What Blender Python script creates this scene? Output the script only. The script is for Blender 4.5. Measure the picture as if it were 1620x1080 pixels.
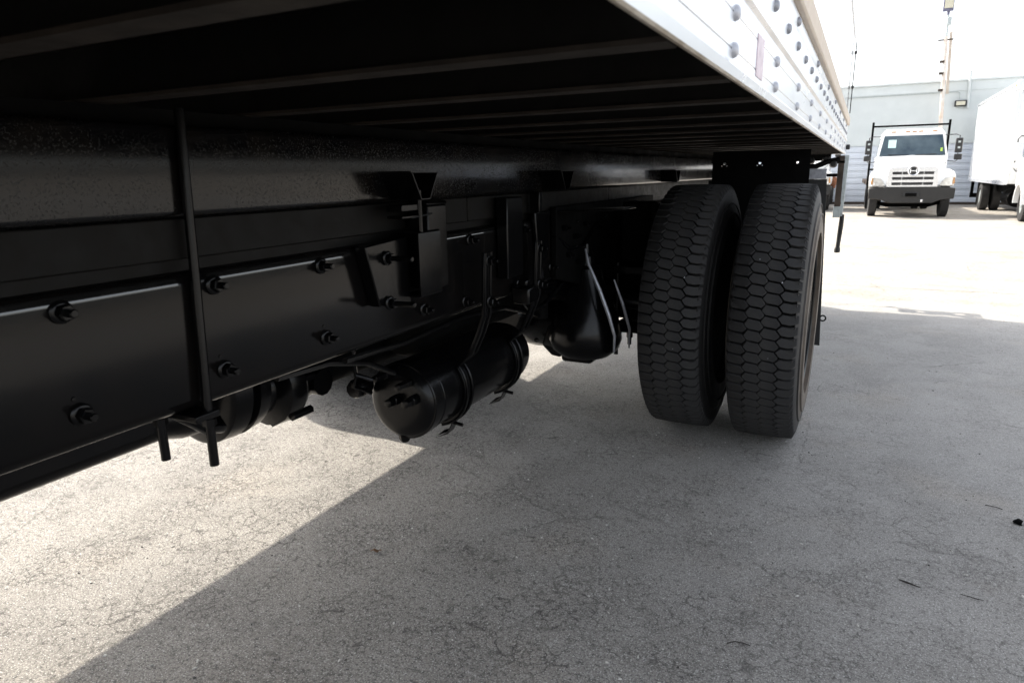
import bpy, bmesh, math, random
from mathutils import Vector, Matrix
random.seed(4)
PI = math.pi
S = bpy.context.scene
COL = S.collection
for o in list(bpy.data.objects):
    bpy.data.objects.remove(o)

# ------------------------------------------------------------------ camera
EYE = 1.0824
cam_d = bpy.data.cameras.new('camera')
cam_d.sensor_width = 36.0
cam_d.lens = 36.0 * 1060.0 / 1620.0
cam_d.clip_start = 0.02
cam_d.clip_end = 2000
cam = bpy.data.objects.new('camera', cam_d)
COL.objects.link(cam)
ya, pi_, ro = [math.radians(v) for v in (-27.3256, -13.9677, -0.9958)]
fw = Vector((math.sin(ya) * math.cos(pi_), math.cos(ya) * math.cos(pi_), math.sin(pi_)))
r0 = Vector((math.cos(ya), -math.sin(ya), 0))
u0 = r0.cross(fw)
rt = r0 * math.cos(ro) + u0 * math.sin(ro)
up = -r0 * math.sin(ro) + u0 * math.cos(ro)
cam.matrix_world = Matrix(((rt.x, up.x, -fw.x, 0), (rt.y, up.y, -fw.y, 0), (rt.z, up.z, -fw.z, EYE), (0, 0, 0, 1)))
cam_d.dof.use_dof = True
cam_d.dof.focus_distance = 2.6
cam_d.dof.aperture_fstop = 9.0
S.camera = cam

# ------------------------------------------------------------------ sun and sky
SUN = Vector((-1.03, 0.47, 1.0)).normalized()          # towards the sun
EL = math.asin(SUN.z)
AZ = math.atan2(SUN.x, SUN.y)
W = bpy.data.worlds.new('World')
S.world = W
W.use_nodes = True
nt = W.node_tree
for n in list(nt.nodes):
    nt.nodes.remove(n)
sky = nt.nodes.new('ShaderNodeTexSky')
sky.sky_type = 'NISHITA'
sky.sun_disc = False
sky.sun_elevation = EL
sky.sun_rotation = AZ
sky.air_density = 1.0
sky.dust_density = 3.5
sky.ozone_density = 1.0
bg = nt.nodes.new('ShaderNodeBackground')
bg.inputs['Strength'].default_value = 0.15
wo = nt.nodes.new('ShaderNodeOutputWorld')
hz = nt.nodes.new('ShaderNodeHueSaturation')          # hazy white summer sky
hz.inputs['Saturation'].default_value = 0.32
nt.links.new(sky.outputs[0], hz.inputs['Color'])
nt.links.new(hz.outputs[0], bg.inputs[0])
nt.links.new(bg.outputs[0], wo.inputs[0])
sd = bpy.data.lights.new('sun', 'SUN')
sd.energy = 2.75
sd.angle = math.radians(0.5)
sd.color = (1.0, 0.92, 0.80)
sun = bpy.data.objects.new('sun', sd)
COL.objects.link(sun)
sun.rotation_euler = (-SUN).to_track_quat('-Z', 'Y').to_euler()
sun.location = (-20, 12, 20)
S.view_settings.view_transform = 'Standard'
S.view_settings.look = 'None'
S.view_settings.gamma = 1
S.view_settings.exposure = 1.65
S.view_settings.use_curve_mapping = False
S.render.engine = 'CYCLES'
S.cycles.use_denoising = True
S.cycles.max_bounces = 8
S.cycles.sample_clamp_indirect = 8


# ------------------------------------------------------------------ materials
def mat(name):
    m = bpy.data.materials.new(name)
    m.use_nodes = True
    t = m.node_tree
    b = t.nodes['Principled BSDF']
    return m, t, b


def N(t, typ, **kw):
    n = t.nodes.new(typ)
    for k, v in kw.items():
        setattr(n, k, v)
    return n


def coords(t, scale=None, kind='Object'):
    c = N(t, 'ShaderNodeTexCoord')
    if scale is None:
        return c.outputs[kind]
    mp = N(t, 'ShaderNodeMapping')
    mp.inputs['Scale'].default_value = scale
    t.links.new(c.outputs[kind], mp.inputs[0])
    return mp.outputs[0]


def noise(t, vec, scale, detail=4, rough=0.55, dist=0.0):
    n = N(t, 'ShaderNodeTexNoise')
    n.inputs['Scale'].default_value = scale
    n.inputs['Detail'].default_value = detail
    n.inputs['Roughness'].default_value = rough
    n.inputs['Distortion'].default_value = dist
    t.links.new(vec, n.inputs['Vector'])
    return n.outputs['Fac']


def ramp(t, fac, stops):
    r = N(t, 'ShaderNodeValToRGB')
    e = r.color_ramp.elements
    while len(e) < len(stops):
        e.new(0.5)
    for i, (p, c) in enumerate(stops):
        e[i].position = p
        e[i].color = (c, c, c, 1) if isinstance(c, (int, float)) else (*c, 1)
    t.links.new(fac, r.inputs[0])
    return r.outputs[0]


def mix(t, fac, a, b, mode='MIX'):
    m = N(t, 'ShaderNodeMix', data_type='RGBA', blend_type=mode)
    for sock, v in ((0, fac), (6, a), (7, b)):
        if isinstance(v, (int, float)):
            m.inputs[sock].default_value = v if sock == 0 else (v, v, v, 1)
        elif isinstance(v, tuple):
            m.inputs[sock].default_value = (*v, 1)
        else:
            t.links.new(v, m.inputs[sock])
    return m.outputs[2]


def bump(t, b, h, strength, dist=0.002, prev=None):
    n = N(t, 'ShaderNodeBump')
    n.inputs['Strength'].default_value = strength
    n.inputs['Distance'].default_value = dist
    t.links.new(h, n.inputs['Height'])
    if prev is not None:
        t.links.new(prev, n.inputs['Normal'])
    t.links.new(n.outputs[0], b.inputs['Normal'])
    return n.outputs[0]


def simple(name, col, rough=0.5, metal=0.0, nscale=0, namt=0.25, bstr=0.0, bscale=60, spec=0.5, ncol=None, coat=0.0):
    m, t, b = mat(name)
    b.inputs['Roughness'].default_value = rough
    b.inputs['Metallic'].default_value = metal
    b.inputs['Specular IOR Level'].default_value = spec
    b.inputs['Coat Weight'].default_value = coat
    b.inputs['Base Color'].default_value = (*col, 1)
    v = coords(t)
    if nscale:
        f = noise(t, v, nscale, 5, 0.6)
        c2 = ncol if ncol else tuple(c * (1 - namt) for c in col)
        fr = ramp(t, f, [(0.35, 0.0), (0.7, 1.0)])
        t.links.new(mix(t, fr, col, c2), b.inputs['Base Color'])
        rr = ramp(t, f, [(0.3, rough * 0.8), (0.75, min(1, rough * 1.25))])
        t.links.new(rr, b.inputs['Roughness'])
    if bstr:
        bump(t, b, noise(t, v, bscale, 3, 0.6), bstr)
    return m


M = {}
# glossy black chassis paint: smooth on the rail, pebbled on the upper rail
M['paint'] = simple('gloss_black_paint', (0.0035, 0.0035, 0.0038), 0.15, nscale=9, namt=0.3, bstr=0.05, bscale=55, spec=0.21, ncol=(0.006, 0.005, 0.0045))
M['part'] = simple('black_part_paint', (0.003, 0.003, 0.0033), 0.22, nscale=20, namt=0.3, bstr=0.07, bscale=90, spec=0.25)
m, t, b = mat('pebbled_black_paint')
v = coords(t)
f1 = noise(t, v, 300, 2, 0.6)
f2 = noise(t, v, 7, 5, 0.6)
b.inputs['Base Color'].default_value = (0.012, 0.012, 0.013, 1)
t.links.new(mix(t, ramp(t, f2, [(0.45, 0.0), (0.7, 1.0)]), (0.004, 0.004, 0.0045), (0.010, 0.008, 0.006)), b.inputs['Base Color'])
b.inputs['Specular IOR Level'].default_value = 0.30
f3 = noise(t, v, 2.6, 4, 0.6)
pk = N(t, 'ShaderNodeMath', operation='MULTIPLY')
t.links.new(ramp(t, f1, [(0.36, 1.0), (0.46, 0.0)]), pk.inputs[0])
t.links.new(ramp(t, f3, [(0.34, 0.15), (0.56, 1.0)]), pk.inputs[1])
t.links.new(mix(t, pk.outputs[0], ramp(t, f2, [(0.3, 0.08), (0.7, 0.18)]), 0.38), b.inputs['Roughness'])
bump(t, b, ramp(t, f1, [(0.28, 0.0), (0.44, 1.0)]), 0.12, 0.0010)
M['pebble'] = m
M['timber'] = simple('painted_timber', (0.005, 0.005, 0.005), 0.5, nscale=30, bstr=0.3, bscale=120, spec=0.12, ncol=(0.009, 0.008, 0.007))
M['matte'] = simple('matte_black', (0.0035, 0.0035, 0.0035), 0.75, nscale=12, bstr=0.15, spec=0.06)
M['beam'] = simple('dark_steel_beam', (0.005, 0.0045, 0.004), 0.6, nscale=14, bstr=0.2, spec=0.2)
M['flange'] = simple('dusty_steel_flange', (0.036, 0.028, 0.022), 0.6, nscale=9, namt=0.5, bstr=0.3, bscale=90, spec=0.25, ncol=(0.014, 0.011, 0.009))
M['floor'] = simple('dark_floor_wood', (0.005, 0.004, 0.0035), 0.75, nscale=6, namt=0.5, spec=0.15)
M['alu'] = simple('brushed_aluminium', (0.80, 0.82, 0.85), 0.3, metal=0.75, nscale=3, namt=0.08, bstr=0.03, bscale=40)
M['alu_edge'] = simple('dusty_rail_edge', (0.55, 0.50, 0.42), 0.5, metal=0.2, nscale=18, namt=0.5, ncol=(0.30, 0.24, 0.17))
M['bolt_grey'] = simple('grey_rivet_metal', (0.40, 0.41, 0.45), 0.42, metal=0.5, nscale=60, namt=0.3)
M['rivet_pale'] = simple('pale_rivet_metal', (0.60, 0.61, 0.66), 0.4, metal=0.4, nscale=60, namt=0.25)
M['tan'] = simple('weathered_tan_rail', (0.68, 0.57, 0.46), 0.7, nscale=12, namt=0.4, bstr=0.4, bscale=70, ncol=(0.76, 0.68, 0.58))
M['white_panel'] = simple('gloss_white_panel', (0.82, 0.83, 0.83), 0.12, nscale=2, namt=0.04, coat=0.5)
M['tape'] = simple('faded_pink_tape', (0.74, 0.60, 0.65), 0.4, nscale=60, namt=0.15)
M['galv'] = simple('galvanised_steel', (0.55, 0.60, 0.60), 0.45, metal=0.6, nscale=25, namt=0.3, bstr=0.1)
M['rust_brown'] = simple('rusty_brown_steel', (0.06, 0.042, 0.03), 0.7, nscale=25, namt=0.5, bstr=0.3)
M['rust'] = simple('orange_rust', (0.30, 0.12, 0.06), 0.75, nscale=12, namt=0.5, bstr=0.3)
M['rubber_flap'] = simple('flap_rubber', (0.012, 0.012, 0.012), 0.6, nscale=8, bstr=0.2, bscale=30)
M['chrome'] = simple('bright_chrome', (0.90, 0.91, 0.93), 0.18, metal=0.75, nscale=5, namt=0.05)
M['truck_white'] = simple('white_truck_paint', (0.80, 0.81, 0.81), 0.2, nscale=2, namt=0.03, coat=0.4)
M['glass'] = simple('dark_windscreen', (0.030, 0.052, 0.072), 0.05, nscale=1.1, namt=0.3, ncol=(0.10, 0.135, 0.155))  # paler blotches put the glass's reflection into its colour
M['bumper'] = simple('dark_bumper', (0.014, 0.013, 0.012), 0.42, nscale=5, namt=0.3, bstr=0.1)
M['dark_plastic'] = simple('black_plastic', (0.014, 0.014, 0.015), 0.45, nscale=10)
M['lens'] = simple('clear_lamp_lens', (0.62, 0.62, 0.60), 0.12, metal=0.3, nscale=14, namt=0.35)
M['amber'] = simple('amber_lens', (0.50, 0.27, 0.12), 0.25, nscale=20, namt=0.2)
M['paper'] = simple('pale_cyan_paper', (0.62, 0.85, 0.84), 0.7, nscale=15, namt=0.1)
M['green'] = simple('yellow_green_sticker', (0.42, 0.62, 0.10), 0.6, nscale=15, namt=0.1)
M['wall_paint'] = simple('pale_grey_wall_paint', (0.64, 0.68, 0.68), 0.75, nscale=1.2, namt=0.08, bstr=0.1, bscale=25, ncol=(0.58, 0.62, 0.62))
M['siding'] = simple('blue_white_siding', (0.66, 0.70, 0.765), 0.55, nscale=1.5, namt=0.1, ncol=(0.60, 0.645, 0.71))
M['wood_pole'] = simple('weathered_pole', (0.55, 0.49, 0.42), 0.8, nscale=3, namt=0.4, bstr=0.3, ncol=(0.47, 0.39, 0.32))
M['pole_paint'] = simple('peeling_white_pole', (0.74, 0.72, 0.68), 0.6, nscale=2.2, namt=0.4, bstr=0.2, ncol=(0.60, 0.46, 0.36))
M['lamp_case'] = simple('lamp_housing', (0.16, 0.16, 0.24), 0.5, nscale=6)
M['lamp_face'] = simple('lamp_face', (0.66, 0.63, 0.50), 0.35, nscale=8, namt=0.15)
M['leaf'] = simple('dry_leaf', (0.13, 0.065, 0.03), 0.8, nscale=60)
M['twig'] = simple('dark_twig', (0.025, 0.02, 0.018), 0.8, nscale=60)

# tyre rubber with road dust on it
m, t, b = mat('tread_rubber')
v = coords(t)
f = noise(t, v, 26, 5, 0.65)
f2 = noise(t, v, 240, 3, 0.6)
c = mix(t, ramp(t, f, [(0.35, 0.0), (0.75, 1.0)]), (0.023, 0.023, 0.0245), (0.040, 0.039, 0.038))
c = mix(t, ramp(t, f2, [(0.62, 0.0), (0.72, 0.35)]), c, (0.08, 0.078, 0.074))
t.links.new(c, b.inputs['Base Color'])
b.inputs['Roughness'].default_value = 0.78
b.inputs['Specular IOR Level'].default_value = 0.3
bump(t, b, f2, 0.35, 0.001)
M['tread'] = m
m, t, b = mat('sidewall_rubber')
v = coords(t)
f = noise(t, v, 7, 5, 0.65)
sp = N(t, 'ShaderNodeSeparateXYZ')
t.links.new(v, sp.inputs[0])
zz = N(t, 'ShaderNodeMath', operation='SUBTRACT')
t.links.new(sp.outputs['Z'], zz.inputs[0])
zz.inputs[1].default_value = 0.515
cb = N(t, 'ShaderNodeCombineXYZ')
t.links.new(sp.outputs['Y'], cb.inputs[0])
t.links.new(zz.outputs[0], cb.inputs[1])
ln = N(t, 'ShaderNodeVectorMath', operation='LENGTH')
t.links.new(cb.outputs[0], ln.inputs[0])
dust = ramp(t, ln.outputs['Value'], [(0.33, 1.0), (0.405, 0.65), (0.44, 0.0)])      # road dust lies round the bead
df = N(t, 'ShaderNodeMath', operation='MULTIPLY')
t.links.new(dust, df.inputs[0])
t.links.new(ramp(t, f, [(0.30, 0.45), (0.62, 1.0)]), df.inputs[1])
c = mix(t, ramp(t, f, [(0.40, 0.0), (0.72, 1.0)]), (0.024, 0.023, 0.023), (0.045, 0.042, 0.039))
c = mix(t, df.outputs[0], c, (0.20, 0.165, 0.132))
t.links.new(c, b.inputs['Base Color'])
b.inputs['Roughness'].default_value = 0.6
b.inputs['Specular IOR Level'].default_value = 0.4
bump(t, b, noise(t, v, 150, 3, 0.6), 0.25, 0.001)
M['sidewall'] = m
M['shaded_side'] = simple('shaded_sidewall_rubber', (0.011, 0.0105, 0.0105), 0.7, nscale=7, spec=0.25, bstr=0.2, bscale=150)  # dust-free sidewall copy, darkened to put the inner tyre's shade into colour
M['groove'] = simple('groove_rubber', (0.010, 0.010, 0.010), 0.9, spec=0.1, nscale=30)


def concrete():
    m, t, b = mat('craze_cracked_concrete')
    v = coords(t)

    def mul(a, k):
        n = N(t, 'ShaderNodeMath', operation='MULTIPLY')
        t.links.new(a, n.inputs[0])
        if isinstance(k, (int, float)):
            n.inputs[1].default_value = k
        else:
            t.links.new(k, n.inputs[1])
        return n.outputs[0]
    big = noise(t, v, 0.8, 5, 0.6)
    mid = noise(t, v, 5.0, 6, 0.62, 0.4)
    fine = noise(t, v, 150, 3, 0.7)
    pit = noise(t, v, 62, 4, 0.7, 0.3)
    grit = noise(t, v, 260, 2, 0.6)
    # cracks, pits and a darker base tone fade towards the back and right
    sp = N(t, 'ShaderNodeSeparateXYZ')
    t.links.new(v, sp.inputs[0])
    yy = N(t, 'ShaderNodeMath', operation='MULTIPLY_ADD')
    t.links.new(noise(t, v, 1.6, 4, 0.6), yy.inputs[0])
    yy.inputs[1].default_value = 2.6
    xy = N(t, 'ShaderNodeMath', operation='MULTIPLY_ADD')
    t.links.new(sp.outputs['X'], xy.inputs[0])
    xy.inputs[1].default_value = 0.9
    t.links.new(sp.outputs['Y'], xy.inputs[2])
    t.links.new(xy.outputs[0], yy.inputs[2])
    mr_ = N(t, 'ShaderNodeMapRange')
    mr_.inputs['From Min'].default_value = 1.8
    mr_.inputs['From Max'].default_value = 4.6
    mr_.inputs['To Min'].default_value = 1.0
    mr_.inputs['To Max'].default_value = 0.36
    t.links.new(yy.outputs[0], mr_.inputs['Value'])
    worn_tone = mr_.outputs[0]
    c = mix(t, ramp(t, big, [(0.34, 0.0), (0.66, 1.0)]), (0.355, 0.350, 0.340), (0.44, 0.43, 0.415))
    c = mix(t, mul(ramp(t, mid, [(0.38, 0.55), (0.60, 0.0)]), worn_tone), c, (0.24, 0.235, 0.228))
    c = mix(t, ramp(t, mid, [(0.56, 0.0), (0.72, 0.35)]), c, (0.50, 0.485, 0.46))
    c = mix(t, mul(worn_tone, 0.78), c, (0.252, 0.234, 0.207))
    tint = noise(t, v, 2.2, 3, 0.5)
    c = mix(t, ramp(t, tint, [(0.55, 0.0), (0.75, 0.3)]), c, (0.44, 0.375, 0.30))
    c = mix(t, mul(ramp(t, fine, [(0.34, 0.95), (0.52, 0.0)]), worn_tone), c, (0.10, 0.096, 0.092))
    c = mix(t, mul(ramp(t, pit, [(0.36, 0.9), (0.44, 0.0)]), worn_tone), c, (0.085, 0.08, 0.077))
    c = mix(t, ramp(t, pit, [(0.57, 0.0), (0.70, 0.5)]), c, (0.50, 0.49, 0.47))
    c = mix(t, mul(ramp(t, noise(t, coords(t, (3.0, 0.25, 1)), 1.3, 4, 0.6), [(0.60, 0.0), (0.72, 0.22)]), worn_tone), c, (0.13, 0.125, 0.12))    # faint tyre scuffs along the lane
    st = ramp(t, noise(t, v, 1.15, 6, 0.62, 0.8), [(0.54, 0.0), (0.60, 0.22), (0.78, 0.34)])
    c = mix(t, st, c, (0.17, 0.162, 0.155))                      # old damp and oil stains
    c = mix(t, ramp(t, noise(t, v, 7.5, 2, 0.5), [(0.76, 0.0), (0.79, 0.4)]), c, (0.10, 0.095, 0.09))
    c = mix(t, ramp(t, grit, [(0.59, 0.0), (0.68, 0.9)]), c, (0.64, 0.63, 0.61))
    c = mix(t, mul(ramp(t, grit, [(0.32, 0.95), (0.43, 0.0)]), worn_tone), c, (0.085, 0.082, 0.079))
    # the next pour behind the truck is a tan, rougher mix
    y2 = N(t, 'ShaderNodeMath', operation='MULTIPLY_ADD')
    t.links.new(noise(t, v, 1.1, 3, 0.6), y2.inputs[0])
    y2.inputs[1].default_value = 0.5
    t.links.new(sp.outputs['Y'], y2.inputs[2])
    far_ = N(t, 'ShaderNodeMapRange')
    far_.inputs['From Min'].default_value = 6.45
    far_.inputs['From Max'].default_value = 6.75
    t.links.new(y2.outputs[0], far_.inputs['Value'])
    fc = mix(t, ramp(t, noise(t, v, 1.4, 6, 0.7), [(0.40, 0.0), (0.66, 1.0)]), (0.355, 0.335, 0.308), (0.27, 0.246, 0.214))
    fc = mix(t, ramp(t, noise(t, v, 22, 5, 0.75), [(0.36, 0.6), (0.50, 0.0)]), fc, (0.17, 0.15, 0.125))
    c = mix(t, far_.outputs[0], c, fc)
    # crack networks, broken up by masks
    warp = N(t, 'ShaderNodeTexNoise')
    warp.inputs['Scale'].default_value = 16
    warp.inputs['Detail'].default_value = 6
    warp.inputs['Roughness'].default_value = 0.65
    t.links.new(v, warp.inputs['Vector'])
    ad = N(t, 'ShaderNodeVectorMath', operation='MULTIPLY_ADD')
    ad.inputs[1].default_value = (0.085, 0.085, 0)
    t.links.new(warp.outputs['Color'], ad.inputs[0])
    t.links.new(v, ad.inputs[2])

    def net(scale, w, mscale, lo, hi, amt):
        vo = N(t, 'ShaderNodeTexVoronoi', feature='DISTANCE_TO_EDGE')
        vo.inputs['Scale'].default_value = scale
        t.links.new(ad.outputs[0], vo.inputs['Vector'])
        ln = ramp(t, vo.outputs['Distance'], [(0.0, 1.0), (w, 0.0)])
        mk = ramp(t, noise(t, v, mscale, 4, 0.65), [(lo, 0.0), (hi, amt)])
        return mul(ln, mk)
    k1 = mul(net(16, 0.034, 2.6, 0.47, 0.58, 1.0), worn_tone)
    k2 = mul(net(50, 0.085, 4.3, 0.45, 0.58, 0.85), worn_tone)
    k3 = net(0.8, 0.002, 1.3, 0.50, 0.56, 0.6)
    mx = N(t, 'ShaderNodeMath', operation='MAXIMUM')
    t.links.new(k1, mx.inputs[0]); t.links.new(k2, mx.inputs[1])
    mx2 = N(t, 'ShaderNodeMath', operation='MAXIMUM')
    t.links.new(mx.outputs[0], mx2.inputs[0]); t.links.new(k3, mx2.inputs[1])
    crack = mx2.outputs[0]
    c = mix(t, crack, c, (0.055, 0.051, 0.048))
    t.links.new(c, b.inputs['Base Color'])
    b.inputs['Roughness'].default_value = 0.85
    b.inputs['Specular IOR Level'].default_value = 0.2
    h = N(t, 'ShaderNodeMath', operation='SUBTRACT')
    t.links.new(fine, h.inputs[0]); t.links.new(crack, h.inputs[1])
    bump(t, b, h.outputs[0], 0.4, 0.004)
    return m


M['concrete'] = concrete()


# ------------------------------------------------------------------ mesh helpers
class G:
    def __init__(s):
        s.v, s.f = [], []

    def add(s, vs, fs):
        n = len(s.v)
        s.v += [tuple(x) for x in vs]
        s.f += [tuple(i + n for i in f) for f in fs]
        return s

    def box(s, x0, x1, y0, y1, z0, z1):
        return s.add([(x0, y0, z0), (x1, y0, z0), (x1, y1, z0), (x0, y1, z0), (x0, y0, z1), (x1, y0, z1), (x1, y1, z1), (x0, y1, z1)],
                     [(0, 3, 2, 1), (4, 5, 6, 7), (0, 1, 5, 4), (1, 2, 6, 5), (2, 3, 7, 6), (3, 0, 4, 7)])

    def loft(s, rings, cap=True):
        n = len(rings[0])
        vs = [p for r in rings for p in r]
        fs = []
        for k in range(len(rings) - 1):
            for i in range(n):
                j = (i + 1) % n
                fs.append((k * n + i, k * n + j, (k + 1) * n + j, (k + 1) * n + i))
        if cap:
            fs.append(tuple(range(n - 1, -1, -1)))
            fs.append(tuple(range((len(rings) - 1) * n, len(rings) * n)))
        return s.add(vs, fs)

    def prism(s, poly, axis, a, b):
        def P(p, h):
            return {'x': (h, p[0], p[1]), 'y': (p[0], h, p[1]), 'z': (p[0], p[1], h)}[axis]
        return s.loft([[P(p, a) for p in poly], [P(p, b) for p in poly]])

    def tube(s, pts, r, n=10):
        pts = [Vector(p) for p in pts]
        rings = []
        prev = None
        for i, p in enumerate(pts):
            d = (pts[min(i + 1, len(pts) - 1)] - pts[max(i - 1, 0)]).normalized()
            if prev is None:
                a = d.cross(Vector((0.3, 0.2, 0.9)) if abs(d.z) < 0.85 else Vector((1, 0.1, 0))).normalized()
            else:
                a = (prev - d * prev.dot(d)).normalized()
            prev = a
            c = d.cross(a)
            rr = r[i] if isinstance(r, (list, tuple)) else r
            rings.append([p + a * rr * math.cos(2 * PI * k / n) + c * rr * math.sin(2 * PI * k / n) for k in range(n)])
        return s.loft(rings)

    def lathe(s, prof, origin, axis='x', n=48, closed=False):
        o = Vector(origin)
        vs, fs = [], []
        for (h, r) in prof:
            for k in range(n):
                a = 2 * PI * k / n
                c, d = r * math.cos(a), r * math.sin(a)
                p = {'x': (h, c, d), 'y': (d, h, c), 'z': (c, d, h)}[axis]
                vs.append(o + Vector(p))
        m = len(prof)
        for i in range(m if closed else m - 1):
            i2 = (i + 1) % m
            for k in range(n):
                k2 = (k + 1) % n
                fs.append((i * n + k, i2 * n + k, i2 * n + k2, i * n + k2))
        if not closed:
            fs.append(tuple(range(n)))
            fs.append(tuple(range((m - 1) * n + n - 1, (m - 1) * n - 1, -1)))
        return s.add(vs, fs)

    def mesh(s, name, material, org=(0, 0, 0), ang=35, smooth=True):
        me = bpy.data.meshes.new(name)
        ox, oy, oz = org
        me.from_pydata([(x - ox, y - oy, z - oz) for x, y, z in s.v], [], s.f)
        bm = bmesh.new()
        bm.from_mesh(me)
        bmesh.ops.recalc_face_normals(bm, faces=bm.faces)
        bm.to_mesh(me)
        bm.free()
        me.materials.append(material)
        if smooth:
            me.shade_smooth()
            me.set_sharp_from_angle(angle=math.radians(ang))
        return me


ORG = {}


def tag(o, label=None, cat=None, group=None, kind=None):
    for k, v in (('label', label), ('category', cat), ('group', group), ('kind', kind)):
        if v:
            o[k] = v
    return o


def thing(name, label, cat, loc=(0, 0, 0), group=None, rz=0.0, local=False):
    o = bpy.data.objects.new(name, None)
    o.empty_display_size = 0.2
    COL.objects.link(o)
    o.location = loc
    o.rotation_euler = (0, 0, rz)
    ORG[o.name] = (0, 0, 0) if local else tuple(loc)
    return tag(o, label, cat, group)


def part(name, g, material, parent, bevel=0.0, label=None, kind=None, ang=35, smooth=True):
    org = ORG[parent.name] if parent else (0, 0, 0)
    me = g.mesh(name, material, org, ang, smooth)
    o = bpy.data.objects.new(name, me)
    COL.objects.link(o)
    if parent:
        o.parent = parent
        ORG[o.name] = org
    if bevel:
        bv = o.modifiers.new('bevel', 'BEVEL')
        bv.width = bevel
        bv.segments = 2
        bv.limit_method = 'ANGLE'
        bv.angle_limit = math.radians(40)
    return tag(o, label, kind=kind)


def copies(name, me, parent, places, rots=None):
    """alike pieces that share one mesh; places are world positions"""
    org = ORG[parent.name]
    out = []
    for i, p in enumerate(places):
        o = bpy.data.objects.new(name, me)
        COL.objects.link(o)
        o.parent = parent
        o.location = (p[0] - org[0], p[1] - org[1], p[2] - org[2])
        if rots:
            o.rotation_euler = rots[i]
        out.append(o)
    return out


# ------------------------------------------------------------------ ground
def zg(y):
    """the lot falls gently towards the building"""
    if y <= 9:
        return 0.0
    t_ = min(1.0, (y - 9) / 15.0)
    return -0.487 * (t_ * t_ * (3 - 2 * t_)) if y < 24 else -0.487


g = G()
ys = [-400, -60, -20, -6, 0, 3, 6, 9] + [9 + 0.75 * i for i in range(1, 21)] + [26, 30, 36, 60, 120, 400]
xs = [-400, -60, -20, -8, -4, -2, 0, 2, 4, 8, 20, 60, 400]
vs = [(x, y, zg(y)) for y in ys for x in xs]
nx = len(xs)
fs = [(j * nx + i, j * nx + i + 1, (j + 1) * nx + i + 1, (j + 1) * nx + i) for j in range(len(ys) - 1) for i in range(nx - 1)]
g.add(vs, fs)
ground = part('ground', g, M['concrete'], None)
ground['kind'] = 'structure'

# saw-cut and construction joints: ragged dark strips let into the slab
def joint(y0, x0, x1, w, amp, seed):
    rn = random.Random(seed)
    g_ = G()
    top, bot = [], []
    x = x0
    off = 0
    while x < x1:
        off = off * 0.8 + rn.uniform(-amp, amp)
        ww = w * rn.uniform(0.35, 1.0)
        top.append((x, y0 + off + ww, zg(y0) + 0.0015))
        bot.append((x, y0 + off - ww, zg(y0) + 0.0015))
        x += rn.uniform(0.05, 0.14)
    n = len(top)
    g_.add(top + bot, [(i, i + 1, n + i + 1, n + i) for i in range(n - 1)])
    o = part('slab_joint', g_, M['joint'], None, smooth=False)
    o.parent = ground
    return o


M['joint'] = simple('joint_dirt', (0.10, 0.085, 0.07), 0.9, nscale=30, namt=0.5)

# ------------------------------------------------------------------ building
WY = 34.8
ZB = -0.487
bld = thing('warehouse', 'long pale warehouse with smooth upper wall and ribbed lower siding', 'building', (2, WY, ZB))
g = G()
g.prism([(WY, 2.05), (WY, 4.52), (WY + 0.25, 4.52), (WY + 0.25, 2.05)], 'x', -14, 22)
part('upper_wall', g, M['wall_paint'], bld)
g = G().box(-14, 22, WY + 0.06, WY + 0.25, ZB - 0.2, 2.047)
part('lower_wall', g, M['siding'], bld)
part('roof', G().box(-14, 22, WY + 0.25, WY + 14, 4.2, 4.4), M['wall_paint'], bld)
part('side_wall', G().box(-14, -13.8, WY + 0.25, WY + 14, ZB - 0.2, 4.198), M['siding'], bld)
part('parapet_cap', G().box(-14.05, 22.05, WY - 0.06, WY + 0.3, 4.524, 4.60), M['wall_paint'], bld, 0.01)
part('seam_strip', G().box(-14, 22, WY - 0.022, WY - 0.002, 4.15, 4.19), M['wall_paint'], bld, 0.004)
g = G()
bh = (2.05 - ZB - 0.10) / 9
prof = [(0, 0), (-0.03, 0.012), (-0.03, bh * 0.55), (-0.016, bh * 0.60), (-0.016, bh * 0.95), (0, bh * 0.985)]
g.prism([(WY + 0.058 + a, b) for a, b in prof], 'x', -14, 22)
me = g.mesh('siding_board', M['siding'], (0, 0, 0))
copies('siding_board', me, bld, [(0, 0, ZB + 0.10 + bh * i) for i in range(9)])
part('base_strip', G().box(-14, 22, WY - 0.01, WY + 0.055, ZB - 0.1, ZB + 0.095), M['rust_brown'], bld)
part('downpipe', G().tube([(3.52, WY - 0.08, 3.45), (3.46, WY - 0.08, 4.9)], 0.05, 10), M['wall_paint'], bld)
wl = part('wall_light', G().box(3.04, 3.46, WY - 0.16, WY - 0.03, 3.52, 3.76), M['dark_plastic'], bld, 0.02)
part('lens', G().box(3.09, 3.41, WY - 0.175, WY - 0.162, 3.56, 3.72), M['lamp_face'], wl, 0.006)
part('bracket', G().box(3.2, 3.3, WY - 0.06, WY - 0.002, 3.45, 3.52).box(3.42, 3.56, WY - 0.07, WY - 0.004, 3.44, 3.5), M['galv'], wl)
part('conduit', G().tube([(-6, WY - 0.05, 4.10), (2.9, WY - 0.05, 4.10), (3.1, WY - 0.05, 4.12), (3.18, WY - 0.05, 4.05), (3.2, WY - 0.05, 3.78)], 0.016, 6), M['galv'], bld)

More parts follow.
